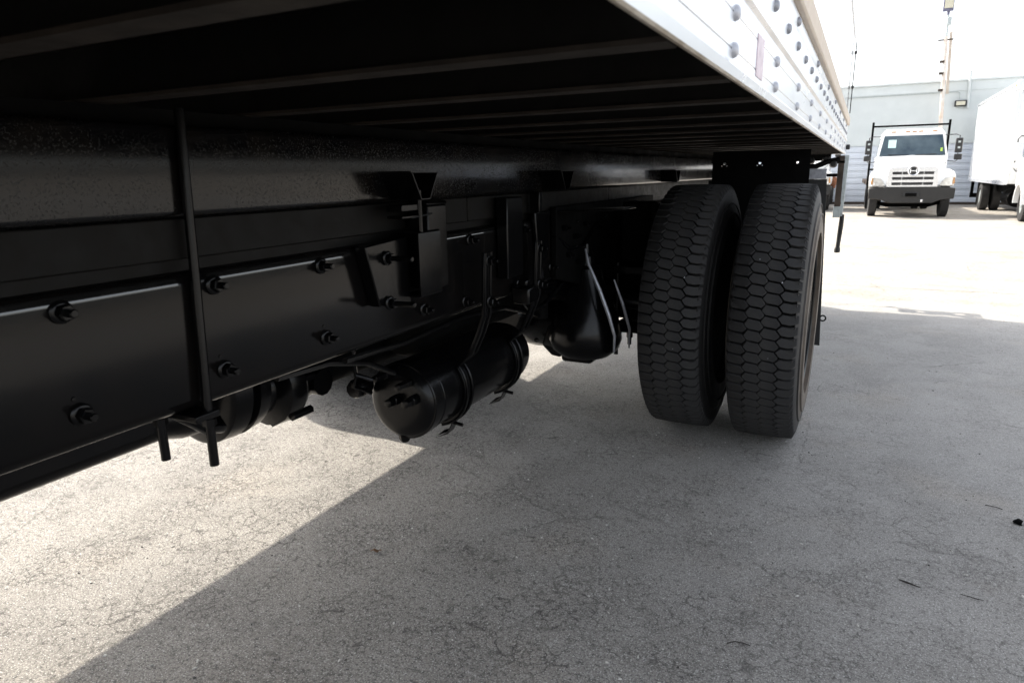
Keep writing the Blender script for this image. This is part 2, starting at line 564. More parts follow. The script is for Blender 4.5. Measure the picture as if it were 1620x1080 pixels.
# ------------------------------------------------------------------ light pole
px0, py0 = 2.66, 34.1
lp = thing('light_pole', 'tall peeling pole with a square floodlight on top by the warehouse', 'light pole', (px0, py0, ZB))
part('pole', G().tube([(2.78, py0, ZB), (2.53, py0, 3.9), (2.38, py0, 6.2)], [0.085, 0.075, 0.07], 12), M['pole_paint'], lp)
part('plank', G().loft([[(x + dx, py0 + 0.03 + dy, z) for dx, dy in ((-.05, -.05), (.05, -.05), (.05, .05), (-.05, .05))] for x, z in ((2.68, 4.0), (2.545, 6.35))]), M['wood_pole'], lp)
part('mast', G().tube([(2.40, py0, 6.0), (2.36, py0, 7.15)], [0.05, 0.035], 10), M['galv'], lp)
part('crossbar', G().box(2.12, 2.66, py0 - 0.04, py0 + 0.04, 6.05, 6.10), M['rust_brown'], lp, 0.008)
for zz, xx in ((5.2, 2.33), (4.75, 2.35), (4.1, 2.40)):
    part('clamp', G().box(xx - 0.06, xx + 0.10, py0 - 0.11, py0 + 0.02, zz, zz + 0.09), M['rust_brown'], lp, 0.01)
part('junction_box', G().box(2.34, 2.50, py0 - 0.12, py0 + 0.05, 6.6, 6.92), M['galv'], lp, 0.02)
fl = part('floodlight', G().prism([(py0 - 0.10, 7.12), (py0 - 0.14, 7.75), (py0 + 0.12, 7.75), (py0 + 0.14, 7.16)], 'x', 2.15, 2.52), M['lamp_case'], lp, 0.02)
part('lamp_face', G().prism([(py0 - 0.128, 7.24), (py0 - 0.155, 7.72), (py0 - 0.145, 7.72), (py0 - 0.116, 7.24)], 'x', 2.19, 2.49), M['lamp_face'], fl)
part('bracket', G().tube([(2.36, py0, 7.0), (2.36, py0, 7.14)], 0.05, 8), M['lamp_case'], fl)
w = part('overhead_wire', G().tube([(2.42, py0, 6.85), (4.5, py0 + .3, 6.62), (8, py0 + .8, 6.4), (12, py0 + 1.4, 6.5)], 0.009, 5), M['galv'], None)
tag(w, 'thin pale overhead wire running from the light pole to the right', 'wire')


# ------------------------------------------------------------------ wheels
def tyre_profile(R, w, tw, rim):
    """half-section from the outer shoulder inwards; h is along the axle"""
    a = [(-tw, R - 0.016), (-tw - 0.012, R - 0.034), (-w * 0.9, R - 0.075), (-w, R - 0.15), (-w * 0.99, R - 0.19), (-w * 0.88, rim + 0.03), (-w * 0.80, rim + 0.004), (-w * 0.70, rim)]
    return a


def simple_wheel(root, x, y, z, R, w, face, rim_mat, sub=True, name='wheel'):
    pr = tyre_profile(R, w, w * 0.80, R * 0.56)
    mid = [(h * 0.33, R - 0.0) for h in (-w * 0.80 * 2, w * 0.80 * 2)]
    prof = [(h, r) for h, r in reversed(pr)] + [(-w * 0.8, R - 0.004), (w * 0.8, R - 0.004)] + [(-h, r) for h, r in pr]
    wh = part(name, G().lathe(prof, (x, y, z), 'x', 40), M['tread'], root)
    if sub:
        r0_ = R * 0.555
        d = face * w
        part('rim', G().lathe([(d * 0.72, r0_), (d * 0.35, r0_ * 0.93), (d * 0.2, r0_ * 0.75), (d * 0.3, r0_ * 0.5), (d * 0.55, r0_ * 0.38), (d * 0.85, r0_ * 0.36), (d * 0.9, r0_ * 0.2)], (x, y, z), 'x', 28), rim_mat, wh)
    return wh


# ------------------------------------------------------------------ conventional truck seen from the front
def conventional(name, label, loc, rz=0.0, rack=False, box=False, group=None, front=True):
    t_ = thing(name, label, 'truck', loc, group, rz, local=True)
    P = lambda n, g_, m_, b_=0.0, par=None, **k: part(n, g_, m_, par or t_, b_, **k)
    # chassis
    for s in (-1, 1):
        P('chassis_rail', G().box(s * 0.43 - 0.04, s * 0.43 + 0.04, 0.35, 8.2, 0.62, 0.86), M['matte'])
    P('front_axle', G().tube([(-0.95, 0.95, 0.46), (-0.6, 0.95, 0.36), (0.6, 0.95, 0.36), (0.95, 0.95, 0.46)], 0.06, 8), M['matte'])
    P('oil_sump', G().box(-0.3, 0.3, 0.5, 1.5, 0.42, 0.9), M['matte'], 0.05)
    for s in (-1, 1):
        simple_wheel(t_, s * 1.03, 0.95, 0.50, 0.50, 0.135, s, M['galv'])
        for k in (0, 1):
            simple_wheel(t_, s * (0.98 - 0.32 * k), 5.9, 0.50, 0.50, 0.13, s, M['galv'], k == 0)
    P('rear_axle', G().tube([(-0.9, 5.9, 0.5), (0.9, 5.9, 0.5)], 0.09, 8), M['matte'])
    # hood: narrow nose that widens to the cab
    def ring(y, wx, z0, z1, sh):
        return [(-wx, y, z0), (-wx * 0.985, y, z1 - sh), (-wx * 0.86, y, z1), (0, y, z1 + 0.03), (wx * 0.86, y, z1), (wx * 0.985, y, z1 - sh), (wx, y, z0)]
    P('hood', G().loft([ring(0.10, 0.66, 0.92, 1.50, 0.16), ring(0.16, 0.70, 0.92, 1.60, 0.18), ring(0.6, 0.84, 0.92, 1.76, 0.2), ring(1.30, 1.0, 0.92, 1.95, 0.2)]), M['truck_white'], 0.02)
    for s in (-1, 1):
        def fr(y, z1, xo, z0):
            xi = 0.60
            return [(s * xi, y, z0), (s * xi, y, z1), (s * (xo - 0.18), y, z1 + 0.01), (s * (xo - 0.05), y, z1 - 0.07), (s * xo, y, z1 - 0.2), (s * xo, y, z0)]
        P('fender', G().loft([fr(0.07, 1.26, 1.10, 1.02), fr(0.12, 1.42, 1.16, 0.98), fr(0.35, 1.50, 1.20, 1.0), fr(0.95, 1.52, 1.20, 1.10), fr(1.38, 1.42, 1.18, 0.95), fr(1.55, 1.25, 1.16, 0.72)]), M['truck_white'], 0.02)
        hl = P('headlight', G().loft([[(s * 0.76, y, 1.00), (s * (0.79), y, 1.12), (s * 0.88, y, 1.24), (s * 1.13, y + 0.06, 1.29), (s * 1.17, y + 0.08, 1.05), (s * 1.10, y + 0.04, 1.0)] for y in (0.02, 0.14)]), M['lens'], 0.015)
        P('turn_signal', G().loft([[(s * 1.10, y + 0.01, 1.05), (s * 1.11, y + 0.01, 1.25), (s * 1.155, y + 0.02, 1.27), (s * 1.175, y + 0.02, 1.07)] for y in (0.045, 0.14)]), M['amber'], 0.01, hl)
    # grille
    gr = P('grille', G().prism([(-0.72, 0.96), (-0.70, 1.52), (-0.62, 1.60), (0.62, 1.60), (0.70, 1.52), (0.72, 0.96)], 'y', 0.045, 0.11), M['chrome'], 0.015)
    for k in range(3):
        z0 = 1.03 + 0.165 * k
        hw = 0.57
        P('grille_slot', G().prism([(-hw, z0), (-hw - 0.01, z0 + 0.085), (hw + 0.01, z0 + 0.085), (hw, z0)], 'y', 0.036, 0.047), M['dark_plastic'], 0.004, gr)
        for s in (-1, 1):
            P('grille_bar', G().box(s * 0.30 - 0.008, s * 0.30 + 0.008, 0.030, 0.040, z0 + 0.003, z0 + 0.082), M['chrome'], 0, gr)
    em = P('emblem', G().lathe([(0.0, 0.11), (-0.02, 0.165), (-0.035, 0.145), (-0.02, 0.125)], (0, 0.03, 1.47), 'y', 32, True), M['chrome'])
    P('emblem_disc', G().lathe([(-0.004, 0.130), (-0.016, 0.128)], (0, 0.03, 1.47), 'y', 32), M['dark_plastic'], 0, em)
    P('emblem_bar', G().box(-0.10, 0.10, 0.004, 0.018, 1.455, 1.485), M['chrome'], 0.004, em)
    for s in (-1, 1):
        P('emblem_wing', G().tube([(s * 0.085, 0.014, 1.47 + dz) for dz in (-0.06, 0.06)], 0.014, 6), M['chrome'], 0, em)
    # bumper
    bm_ = P('bumper', G().loft([[(-1.20, y + 0.12, 0.60), (-1.21, y + 0.12, 0.93), (-0.75, y, 0.97), (0.75, y, 0.97), (1.21, y + 0.12, 0.93), (1.20, y + 0.12, 0.60), (0.82, y + 0.02, 0.56), (0.60, y + 0.01, 0.46), (-0.60, y + 0.01, 0.46), (-0.82, y + 0.02, 0.56)] for y in (-0.06, 0.16)]), M['bumper'], 0.025)
    P('bumper_cutout', G().box(-0.23, 0.23, -0.075, -0.062, 0.66, 0.80), M['dark_plastic'], 0.006, bm_)
    P('plate_holder', G().box(-0.16, 0.16, -0.09, -0.076, 0.68, 0.78), M['matte'], 0.004, bm_)
    P('tow_hook', G().box(0.28, 0.34, -0.075, -0.05, 0.50, 0.58), M['chrome'], 0.006, bm_)
    # cab
    def cr(z, wx, y0, y1):
        return [(-wx, y0, z), (wx, y0, z), (wx, y1, z), (-wx, y1, z)]
    P('cab', G().loft([cr(0.80, 1.03, 1.32, 2.95), cr(1.9, 1.03, 1.28, 2.95), cr(2.70, 0.90, 1.62, 2.95), cr(2.83, 0.82, 1.78, 2.88)]), M['truck_white'], 0.05)
    P('cab_floor', G().box(-0.9, 0.9, 1.4, 2.8, 0.6, 0.798), M['matte'])
    # windscreen set into the raked front
    def wsx(z, wx, off):
        y = 1.28 + (z - 1.9) / 0.8 * 0.34
        return [(-wx, y - off, z), (wx, y - off, z), (wx, y + 0.02, z), (-wx, y + 0.02, z)]
    ws = P('windscreen', G().loft([wsx(1.955, 0.955, 0.022), wsx(2.62, 0.845, 0.022)]), M['glass'], 0.008)
    for s in (-1, 1):
        P('wiper', G().tube([(s * 0.1, 1.265, 1.97), (s * 0.1 + 0.6 * s, 1.275, 2.0)], 0.012, 5), M['dark_plastic'], 0, ws)
        P('door_seam', G().box(s * 1.032, s * 1.036, 1.44, 1.455, 0.95, 1.9).box(s * 1.032, s * 1.036, 2.62, 2.635, 0.95, 1.9), M['dark_plastic'])
        P('hood_seam', G().tube([(s * 0.72, 0.14, 1.40), (s * 0.84, 0.6, 1.56), (s * 1.0, 1.26, 1.73)], 0.007, 5), M['dark_plastic'])
        P('side_window', G().loft([[(s * (1.036 - 0.0), 1.50, 1.93), (s * 1.036, 2.55, 1.93), (s * 0.935, 2.55, 2.55), (s * 0.935, 1.80, 2.55)], [(s * (1.0), 1.50, 1.93), (s * 1.0, 2.55, 1.93), (s * 0.9, 2.55, 2.55), (s * 0.9, 1.80, 2.55)]]), M['glass'])
        mr = P('mirror', G().box(s * 1.30 - 0.10, s * 1.30 + 0.10, 1.27, 1.36, 2.02, 2.48), M['dark_plastic'], 0.03)
        P('spot_mirror', G().box(s * 1.31 - 0.11, s * 1.31 + 0.11, 1.25, 1.35, 1.80, 1.98), M['dark_plastic'], 0.03, mr)
        P('mirror_arm', G().tube([(s * 0.93, 1.62, 2.60), (s * 1.2, 1.4, 2.60), (s * 1.30, 1.33, 2.56), (s * 1.30, 1.33, 1.78), (s * 1.25, 1.36, 1.74), (s * 1.03, 1.45, 1.78)], 0.014, 6), M['dark_plastic'], 0, mr)
        for dz in (0.16, 0.34):
            P('mirror_glint', G().box(s * 1.30 - 0.035, s * 1.30 + 0.035, 1.262, 1.269, 2.02 + dz - 0.03, 2.02 + dz + 0.03), M['galv'], 0.003, mr)
        P('step', G().box(s * 0.9 - 0.14, s * 0.9 + 0.14, 1.75, 2.8, 0.45, 0.6), M['bumper'], 0.02)
        for k in range(5):
            P('grab_bolt', G().box(s * 1.19 - 0.02, s * 1.19 + 0.02, 2.95, 3.0, 0.5 + 0.07 * k, 0.54 + 0.07 * k), M['dark_plastic'])
    for xx in (-0.58, -0.16, 0.03, 0.22, 0.62):
        P('marker_light', G().box(xx - 0.065, xx + 0.065, 1.645, 1.74, 2.71, 2.765), M['amber'], 0.012)
    if rack:
        for s in (-1, 1):
            P('rack_post', G().box(s * 1.17 - 0.035, s * 1.17 + 0.035, 3.0, 3.07, 0.95, 3.16), M['matte'], 0.008)
        P('rack_bar', G().box(-1.134, 1.134, 3.01, 3.06, 2.98, 3.04), M['matte'], 0.008)
        P('rack_lower_bar', G().box(-1.134, 1.134, 3.01, 3.06, 1.5, 1.56), M['matte'], 0.008)
        P('flat_deck', G().box(-1.2, 1.2, 3.08, 8.3, 0.98, 1.14), M['rust_brown'], 0.01)
        P('paper_sign', G().box(-0.72, -0.49, 1.335, 1.341, 2.22, 2.48), M['paper'], 0, ws)
        P('green_sticker', G().box(0.80, 0.86, 1.30, 1.306, 2.08, 2.19), M['green'], 0, ws)
    return t_


tr = conventional('white_truck', 'white conventional truck facing the camera with black cab rack and windscreen paper', (1.36, 25.4, ZB), 0.03, rack=True)

# ------------------------------------------------------------------ white box truck on the right (partly out of the frame)
bt = thing('white_box_truck', 'white box truck at the right edge with a tall plain cargo box', 'truck', (5.0, 25.4, ZB))
z0 = ZB
part('cargo_box', G().box(3.80, 6.22, 25.45, 33.9, 0.545, 3.50), M['truck_white'], bt, 0.03)
part('bottom_rail', G().box(3.775, 3.80, 25.5, 33.9, 0.52, 0.64), M['alu'], bt)
part('corner_post', G().box(3.77, 3.86, 25.39, 25.46, 0.53, 3.3), M['alu'], bt, 0.01)
part('top_cap', G().box(3.74, 3.98, 25.36, 25.7, 3.22, 3.52), M['alu'], bt, 0.04)
part('marker_light', G().box(3.73, 3.742, 25.42, 25.62, 3.36, 3.42), M['amber'], bt)
part('top_rail', G().box(3.77, 3.81, 25.72, 33.9, 3.42, 3.51), M['alu'], bt, 0.005)
part('side_door_outline', G().box(3.785, 3.797, 28.2, 28.24, 0.8, 2.7).box(3.785, 3.797, 27.0, 27.04, 0.8, 2.7).box(3.785, 3.797, 27.06, 28.18, 2.68, 2.7), M['truck_white'], bt)
part('chassis', G().box(4.3, 5.7, 24.4, 33.6, 0.20, 0.54), M['matte'], bt)
part('fuel_tank', G().lathe([(25.9, 0.26), (27.2, 0.26)], (4.25, 0, 0.1), 'y', 20), M['matte'], bt)
for s, x in ((-1, 3.98), (-1, 4.33), (1, 5.7), (1, 6.04)):
    simple_wheel(bt, x, 30.6, z0 + 0.50, 0.50, 0.14, s, M['galv'], x in (3.98, 6.04))
simple_wheel(bt, 4.22, 24.35, z0 + 0.50, 0.50, 0.14, -1, M['galv'])
simple_wheel(bt, 5.8, 24.35, z0 + 0.50, 0.50, 0.14, 1, M['galv'])
part('mud_flap', G().box(3.86, 4.4, 31.4, 31.42, z0 + 0.15, 0.5), M['rubber_flap'], bt)
part('rear_bumper', G().box(3.9, 6.1, 33.5, 33.7, z0 + 0.35, z0 + 0.52).box(3.9, 4.0, 33.55, 33.65, z0 + 0.52, 0.53), M['matte'], bt)
def cr2(z, x0, x1, y0, y1):
    return [(x0, y0, z), (x1, y0, z), (x1, y1, z), (x0, y1, z)]
part('cab', G().loft([cr2(z0 + 0.95, 4.02, 6.0, 23.3, 25.2), cr2(z0 + 1.75, 4.02, 6.0, 23.3, 25.2), cr2(z0 + 2.55, 4.14, 5.88, 23.7, 25.2), cr2(z0 + 2.68, 4.22, 5.8, 23.9, 25.1)]), M['truck_white'], bt, 0.05)
part('hood', G().loft([cr2(z0 + 0.75, 4.05, 5.97, 22.5, 23.295), cr2(z0 + 1.3, 4.08, 5.95, 22.52, 23.295), cr2(z0 + 1.72, 4.3, 5.7, 22.9, 23.295)]), M['truck_white'], bt, 0.05)
part('fender', G().prism([(24.35 + 0.62 * math.cos(a), z0 + 0.5 + 0.62 * math.sin(a)) for a in [PI * k / 10 for k in range(11)]] + [(24.35 + 0.55 * math.cos(a), z0 + 0.5 + 0.55 * math.sin(a)) for a in [PI - PI * k / 10 for k in range(11)]], 'x', 3.98, 4.4), M['truck_white'], bt)
part('side_window', G().loft([[(4.012, 23.6, z0 + 1.80), (4.012, 24.8, z0 + 1.80), (4.115, 24.8, z0 + 2.45), (4.115, 23.85, z0 + 2.45)], [(4.06, 23.6, z0 + 1.80), (4.06, 24.8, z0 + 1.80), (4.16, 24.8, z0 + 2.45), (4.16, 23.85, z0 + 2.45)]]), M['glass'], bt)
part('windscreen', G().loft([[(4.15, 23.285, z0 + 1.78), (5.87, 23.285, z0 + 1.78), (5.75, 23.63, z0 + 2.5), (4.27, 23.63, z0 + 2.5)], [(4.15, 23.33, z0 + 1.78), (5.87, 23.33, z0 + 1.78), (5.75, 23.70, z0 + 2.5), (4.27, 23.70, z0 + 2.5)]]), M['glass'], bt)
mr = part('mirror', G().box(3.72, 3.92, 23.95, 24.03, z0 + 1.70, z0 + 2.20), M['alu'], bt, 0.03)
part('mirror_arm', G().tube([(4.1, 23.85, z0 + 2.36), (3.80, 23.98, z0 + 2.38), (3.74, 23.99, z0 + 2.3), (3.74, 23.99, z0 + 1.5), (3.80, 23.98, z0 + 1.42), (4.05, 23.8, z0 + 1.42)], 0.016, 6), M['dark_plastic'], mr)
part('spot_mirror', G().box(3.73, 3.91, 23.94, 24.02, z0 + 1.48, z0 + 1.64), M['alu'], mr, 0.03)

# ------------------------------------------------------------------ third truck, behind the rear wheels of the near one
t3 = conventional('white_truck', 'white truck mostly hidden behind the near truck, with rusty tank beside its wheel', (-2.32, 28.8, ZB), 0.0)
part('rusty_tank', G().lathe([(0.25, 0.03), (0.27, 0.17), (0.55, 0.19), (0.58, 0.03)], (1.22, 0.6, 1.1), 'y', 16), M['rust'], t3)
part('rusty_bracket', G().tube([(1.1, 1.0, 1.3), (1.32, 0.9, 1.15), (1.28, 0.85, 0.85)], 0.05, 8), M['rust'], t3)

# ------------------------------------------------------------------ the near truck
XB, ZBX = -0.1627, 1.1994           # right side plane and bottom of the body
YR, YF = 6.36, -2.2                  # rear and front end of the body
XL = -2.74
near = thing('cargo_truck', 'huge near truck with black chassis, dual rear tyres and riveted white body side', 'truck', (-1.45, 2.925, 0))
P = lambda n, g_, m_, b_=0.0, par=None, **k: part(n, g_, M[m_], par or near, b_, **k)

# floor and cross members
FZ = 1.285
nb = 22
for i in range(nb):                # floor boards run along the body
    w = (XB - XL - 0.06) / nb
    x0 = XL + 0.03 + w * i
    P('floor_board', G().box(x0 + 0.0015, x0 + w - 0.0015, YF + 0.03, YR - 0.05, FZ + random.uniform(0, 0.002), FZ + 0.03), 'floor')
sh = 0.0
g = G()
def ibeam(g_):
    g_.box(XL + 0.05, XB - 0.0130, -0.003, 0.003, ZBX + 0.006, FZ - 0.006)
    return g_
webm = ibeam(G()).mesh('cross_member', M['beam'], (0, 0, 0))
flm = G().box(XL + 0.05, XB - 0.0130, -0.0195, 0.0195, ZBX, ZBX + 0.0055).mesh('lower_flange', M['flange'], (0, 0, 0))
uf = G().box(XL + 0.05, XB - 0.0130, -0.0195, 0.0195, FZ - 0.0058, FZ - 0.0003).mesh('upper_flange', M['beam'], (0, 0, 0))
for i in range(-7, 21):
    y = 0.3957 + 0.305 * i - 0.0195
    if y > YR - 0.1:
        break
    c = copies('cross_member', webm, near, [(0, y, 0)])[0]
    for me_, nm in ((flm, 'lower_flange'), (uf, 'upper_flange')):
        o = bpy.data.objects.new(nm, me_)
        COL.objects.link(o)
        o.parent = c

# side rails, right and left: an extrusion with grooves
def side_rail(s, X):
    def q(pts):
        return [(X + s * a, z) for a, z in pts]
    z = ZBX
    prof = [(-0.012, z + 0.012), (-0.004, z), (0.0, z), (0.002, z + 0.012), (0.0, z + 0.016), (0.0, z + 0.030), (-0.0015, z + 0.031), (0.0, z + 0.0325), (0.0, z + 0.072), (-0.0015, z + 0.073), (0.0, z + 0.0745), (0.0, z + 0.099), (0.006, z + 0.104), (0.006, z + 0.118), (-0.002, z + 0.1235), (-0.002, z + 0.183), (-0.004, z + 0.1845), (-0.003, z + 0.187), (-0.003, z + 0.222), (-0.012, z + 0.222)]
    return G().prism(q(prof), 'y', YF, YR)
rail = P('side_rail', side_rail(1, XB), 'alu', ang=25)
P('rail_edge', G().prism([(XB - 0.0045, ZBX - 0.003), (XB - 0.001, ZBX - 0.003), (XB + 0.0012, ZBX - 0.0005), (XB - 0.0045, ZBX - 0.0005)], 'y', YF, YR), 'alu_edge', 0, rail)
railL = P('side_rail', side_rail(-1, XL), 'alu', ang=25)
def rub(s, X):
    return [(X - s * 0.03, 1.4225), (X + s * 0.008, 1.4225), (X + s * 0.012, 1.428), (X + s * 0.012, 1.478), (X + s * 0.006, 1.486), (X - s * 0.03, 1.486)]
segs = [(YF, 1.05), (1.06, 2.36), (2.37, 3.9), (3.91, YR)]
for a, b_ in segs:
    P('rub_rail', G().prism(rub(1, XB), 'y', a, b_), 'tan', 0.002)
P('rub_rail', G().prism(rub(-1, XL), 'y', YF, YR), 'tan')
# cargo walls
zt_ = 2.06
for i, (a, b_) in enumerate([(YF, 0.0), (0.003, 1.217), (1.22, 2.437), (2.44, 3.657), (3.66, 4.877), (4.88, YR - 0.1)]):
    P('wall_panel', G().box(XB - 0.035, XB - 0.008, a, b_, 1.487, zt_), 'white_panel')
P('left_wall', G().box(XL + 0.008, XL + 0.035, YF, YR - 0.05, 1.487, zt_), 'white_panel')
P('top_rail', G().box(XB - 0.045, XB - 0.002, YF, YR - 0.1, zt_ + 0.002, zt_ + 0.06), 'alu', 0.004)
P('top_rail', G().box(XL + 0.002, XL + 0.045, YF, YR - 0.1, zt_ + 0.002, zt_ + 0.06), 'alu', 0.004)
P('front_wall', G().box(XL + 0.01, XB - 0.01, YF - 0.05, YF - 0.003, ZBX, zt_ + 0.05), 'white_panel')
rd = P('rear_door', G().box(XL + 0.1, XB - 0.1, YR - 0.08, YR - 0.04, 1.32, zt_ - 0.05), 'white_panel')
P('rear_post', G().box(XB - 0.10, XB - 0.012, YR - 0.098, YR + 0.004, ZBX, zt_), 'alu', 0.004)
P('rear_post', G().box(XL + 0.006, XL + 0.10, YR - 0.098, YR + 0.004, ZBX, zt_), 'alu', 0.004)
P('rear_sill', G().box(XL + 0.102, XB - 0.102, YR - 0.10, YR + 0.004, ZBX - 0.05, 1.318), 'beam', 0.004)
# step added behind the sill so its bars and gaps notch the shadow
P('shadow_step', G().box(-0.72, -0.20, YR + 0.012, YR + 0.045, 1.02, 1.045).box(-0.72, -0.20, YR + 0.115, YR + 0.15, 1.02, 1.045).box(-0.72, -0.62, YR + 0.0455, YR + 0.1145, 1.02, 1.045).box(-0.47, -0.37, YR + 0.0455, YR + 0.1145, 1.02, 1.045).box(-0.28, -0.20, YR + 0.0455, YR + 0.1145, 1.02, 1.045).box(-0.56, -0.53, YR + 0.0055, YR + 0.0115, 1.0, 1.2), 'matte')
# hinge line of the rear frame, with its small hinges
hl = P('door_cable', G().tube([(XB + 0.004, YR + 0.012, 1.52), (XB + 0.004, YR + 0.012, 2.06)], 0.004, 6), 'dark_plastic')
for zz in (1.72, 1.98):
    P('knot', G().lathe([(-0.015, 0.003), (-0.008, 0.011), (0.008, 0.011), (0.015, 0.003)], (XB + 0.004, YR + 0.012, zz), 'z', 8), 'dark_plastic', 0, hl)

# rivets: domed heads on the rail
def dome(r, h):
    return G().lathe([(0.0, r), (h * 0.55, r * 0.88), (h * 0.9, r * 0.55), (h, r * 0.12)], (0, 0, 0), 'x', 12)
rv = dome(0.0105, 0.008).mesh('rivet', M['bolt_grey'], (0, 0, 0), 60)
rvs = dome(0.0100, 0.007).mesh('rivet', M['rivet_pale'], (0, 0, 0), 60)
pl = []
for k in range(-1, 13):
    y = 0.935 + 0.443 * k
    pl += [(XB, y, ZBX + 0.073), (XB, y, ZBX + 0.030)]
copies('rivet', rvs, rail, [p for p in pl if p[1] < YR - 0.06])
pl = [(XB - 0.002, 1.32 + 0.22 * k, 1.3545) for k in range(-2, 24)] + [(XB - 0.003, 1.736 + 0.70 * k, 1.4015) for k in range(-1, 7)]
copies('rivet', rv, rail, [p for p in pl if p[1] < YR - 0.06])
P('reflective_tape', G().box(XB, XB + 0.0012, 1.135, 1.205, ZBX + 0.022, ZBX + 0.082), 'tape', 0, rail)

# chassis rails (C-channels) ------------------------------------------------
XF = -1.022
ZT, ZBM = 0.929, 0.6845
def channel(xo, s, z0_, z1_, y0, y1, fl_=0.075, th=0.008, rr=0.022):
    """outer web at xo, flanges point in direction s"""
    pts = []
    for a in range(5):
        an = PI / 2 * a / 4
        pts.append((xo + s * (rr - rr * math.sin(an)), z1_ - rr + rr * math.cos(an)))
    for a in range(5):
        an = PI / 2 * a / 4
        pts.append((xo + s * (rr - rr * math.cos(an)), z0_ + rr - rr * math.sin(an)))
    pts += [(xo + s * fl_, z0_), (xo + s * fl_, z0_ + th), (xo + s * th, z0_ + th), (xo + s * th, z1_ - th), (xo + s * fl_, z1_ - th), (xo + s * fl_, z1_)]
    return G().prism(pts, 'y', y0, y1)
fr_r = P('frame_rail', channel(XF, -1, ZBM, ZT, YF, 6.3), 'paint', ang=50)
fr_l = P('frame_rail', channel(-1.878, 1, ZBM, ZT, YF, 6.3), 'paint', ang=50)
# inner liner seen below the outer rail
P('frame_liner', G().box(XF - 0.064, XF - 0.056, YF, 0.70, 0.648, 0.684), 'paint')
for i in range(6):
    y = -0.6 + 1.15 * i
    P('frame_crossmember', G().box(-1.86, -1.04, y, y + 0.12, 0.72, 0.90), 'matte', 0.01)
M['edge'] = simple('highlight_gloss_edge', (0.012, 0.012, 0.012), 0.12, nscale=25, namt=0.3, bstr=0.05, bscale=60, spec=0.9, coat=0.8)
for a_, b_ in ((YF, 0.745), (0.805, 1.19), (1.50, 1.872), (1.99, 2.12)):       # added glossy strip that brings out the highlight on the top bend
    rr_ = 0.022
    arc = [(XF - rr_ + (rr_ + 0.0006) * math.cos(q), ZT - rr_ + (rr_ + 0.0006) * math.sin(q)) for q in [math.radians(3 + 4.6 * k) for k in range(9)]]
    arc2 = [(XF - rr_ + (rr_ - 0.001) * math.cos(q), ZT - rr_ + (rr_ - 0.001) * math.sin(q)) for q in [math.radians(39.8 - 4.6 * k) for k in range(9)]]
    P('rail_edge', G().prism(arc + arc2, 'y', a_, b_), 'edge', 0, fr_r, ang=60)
sub_r = P('subframe_rail', channel(XF, -1, 1.0208, 1.1716, YF, 6.3, rr=0.012), 'pebble', ang=50)
sub_l = P('subframe_rail', channel(-1.878, 1, 1.0208, 1.1716, YF, 6.3, rr=0.012), 'pebble', ang=50)
for x0 in (XF - 0.075, -1.845):
    P('packing_strip', G().box(x0, x0 + 0.03, YF, 6.3, 1.172, ZBX - 0.0005), 'matte')
# timber sill between chassis and subframe, in lengths
yy = YF
for ln in (2.3, 1.62, 1.25, 1.6, 1.7):
    P('timber_sill', G().box(XF - 0.07, XF - 0.006, yy + 0.002, min(yy + ln, 6.3) - 0.002, 0.951, 1.0205), 'timber', 0.003)
    yy += ln
P('timber_sill', G().box(-1.872, -1.808, YF, 6.3, 0.951, 1.0205), 'timber')
P('packing_strip', G().box(XF - 0.07, XF - 0.022, YF, 6.3, 0.9295, 0.9505), 'timber')  # added fillers closing the light gap under each timber
P('packing_strip', G().box(-1.872, -1.82, YF, 6.3, 0.9295, 0.9505), 'timber')

# hex bolts with washers on the rail face
def hexbolt():
    g_ = G()
    g_.lathe([(0.0, 0.0165), (0.004, 0.0175), (0.006, 0.0150), (0.007, 0.012)], (0, 0, 0), 'x', 16)
    return g_
def hexnut(l=0.02, stud=0.034):
    g_ = G()
    g_.lathe([(0.0065, 0.0128), (l - 0.002, 0.0128), (l, 0.0110)], (0, 0, 0), 'x', 6)
    return g_
def stud(l):
    return G().lathe([(0.019, 0.0065), (l - 0.002, 0.0065), (l, 0.0050)], (0, 0, 0), 'x', 10)
bmesh_w = hexbolt().mesh('bolt', M['part'], (0, 0, 0), 40)
bmesh_n = hexnut().mesh('bolt_nut', M['part'], (0, 0, 0), 30)
bmesh_s = stud(0.036).mesh('bolt_stud', M['part'], (0, 0, 0), 30)
bmesh_l = stud(0.075).mesh('bolt_stud', M['part'], (0, 0, 0), 30)
def bolt(x, y, z, long=False, rr=None):
    r_ = rr if rr is not None else random.uniform(0, 1)
    # flange, nut and stud joined into one piece
    key = 'bolt_long' if long else 'bolt'
    if key not in BM:
        g_ = hexbolt()
        for h_ in (hexnut(), stud(0.075 if long else 0.036)):
            g_.add(h_.v, h_.f)
        BM[key] = g_.mesh('bolt', M['part'], (0, 0, 0), 30)
    return copies('bolt', BM[key], fr_r, [(x, y, z)], [(r_, 0, 0)])[0]
BM = {}
for y in (0.01, 0.28, 0.55, 0.814, 1.086):
    for z in (0.900, 0.742):
        bolt(XF, y + random.uniform(-.003, .003), z)
for y, z in ((1.712, 0.898), (1.461, 0.736), (2.06, 0.90), (2.5, 0.898), (2.3, 0.742)):
    bolt(XF, y, z)
# little pin holes filled with paint above the lower bolts
pin = G().lathe([(0.0, 0.004), (0.0015, 0.003)], (0, 0, 0), 'x', 8).mesh('pin', M['part'], (0, 0, 0))
copies('pin', pin, fr_r, [(XF, y - 0.004, 0.768) for y in (0.28, 0.55, 0.814, 1.086)])

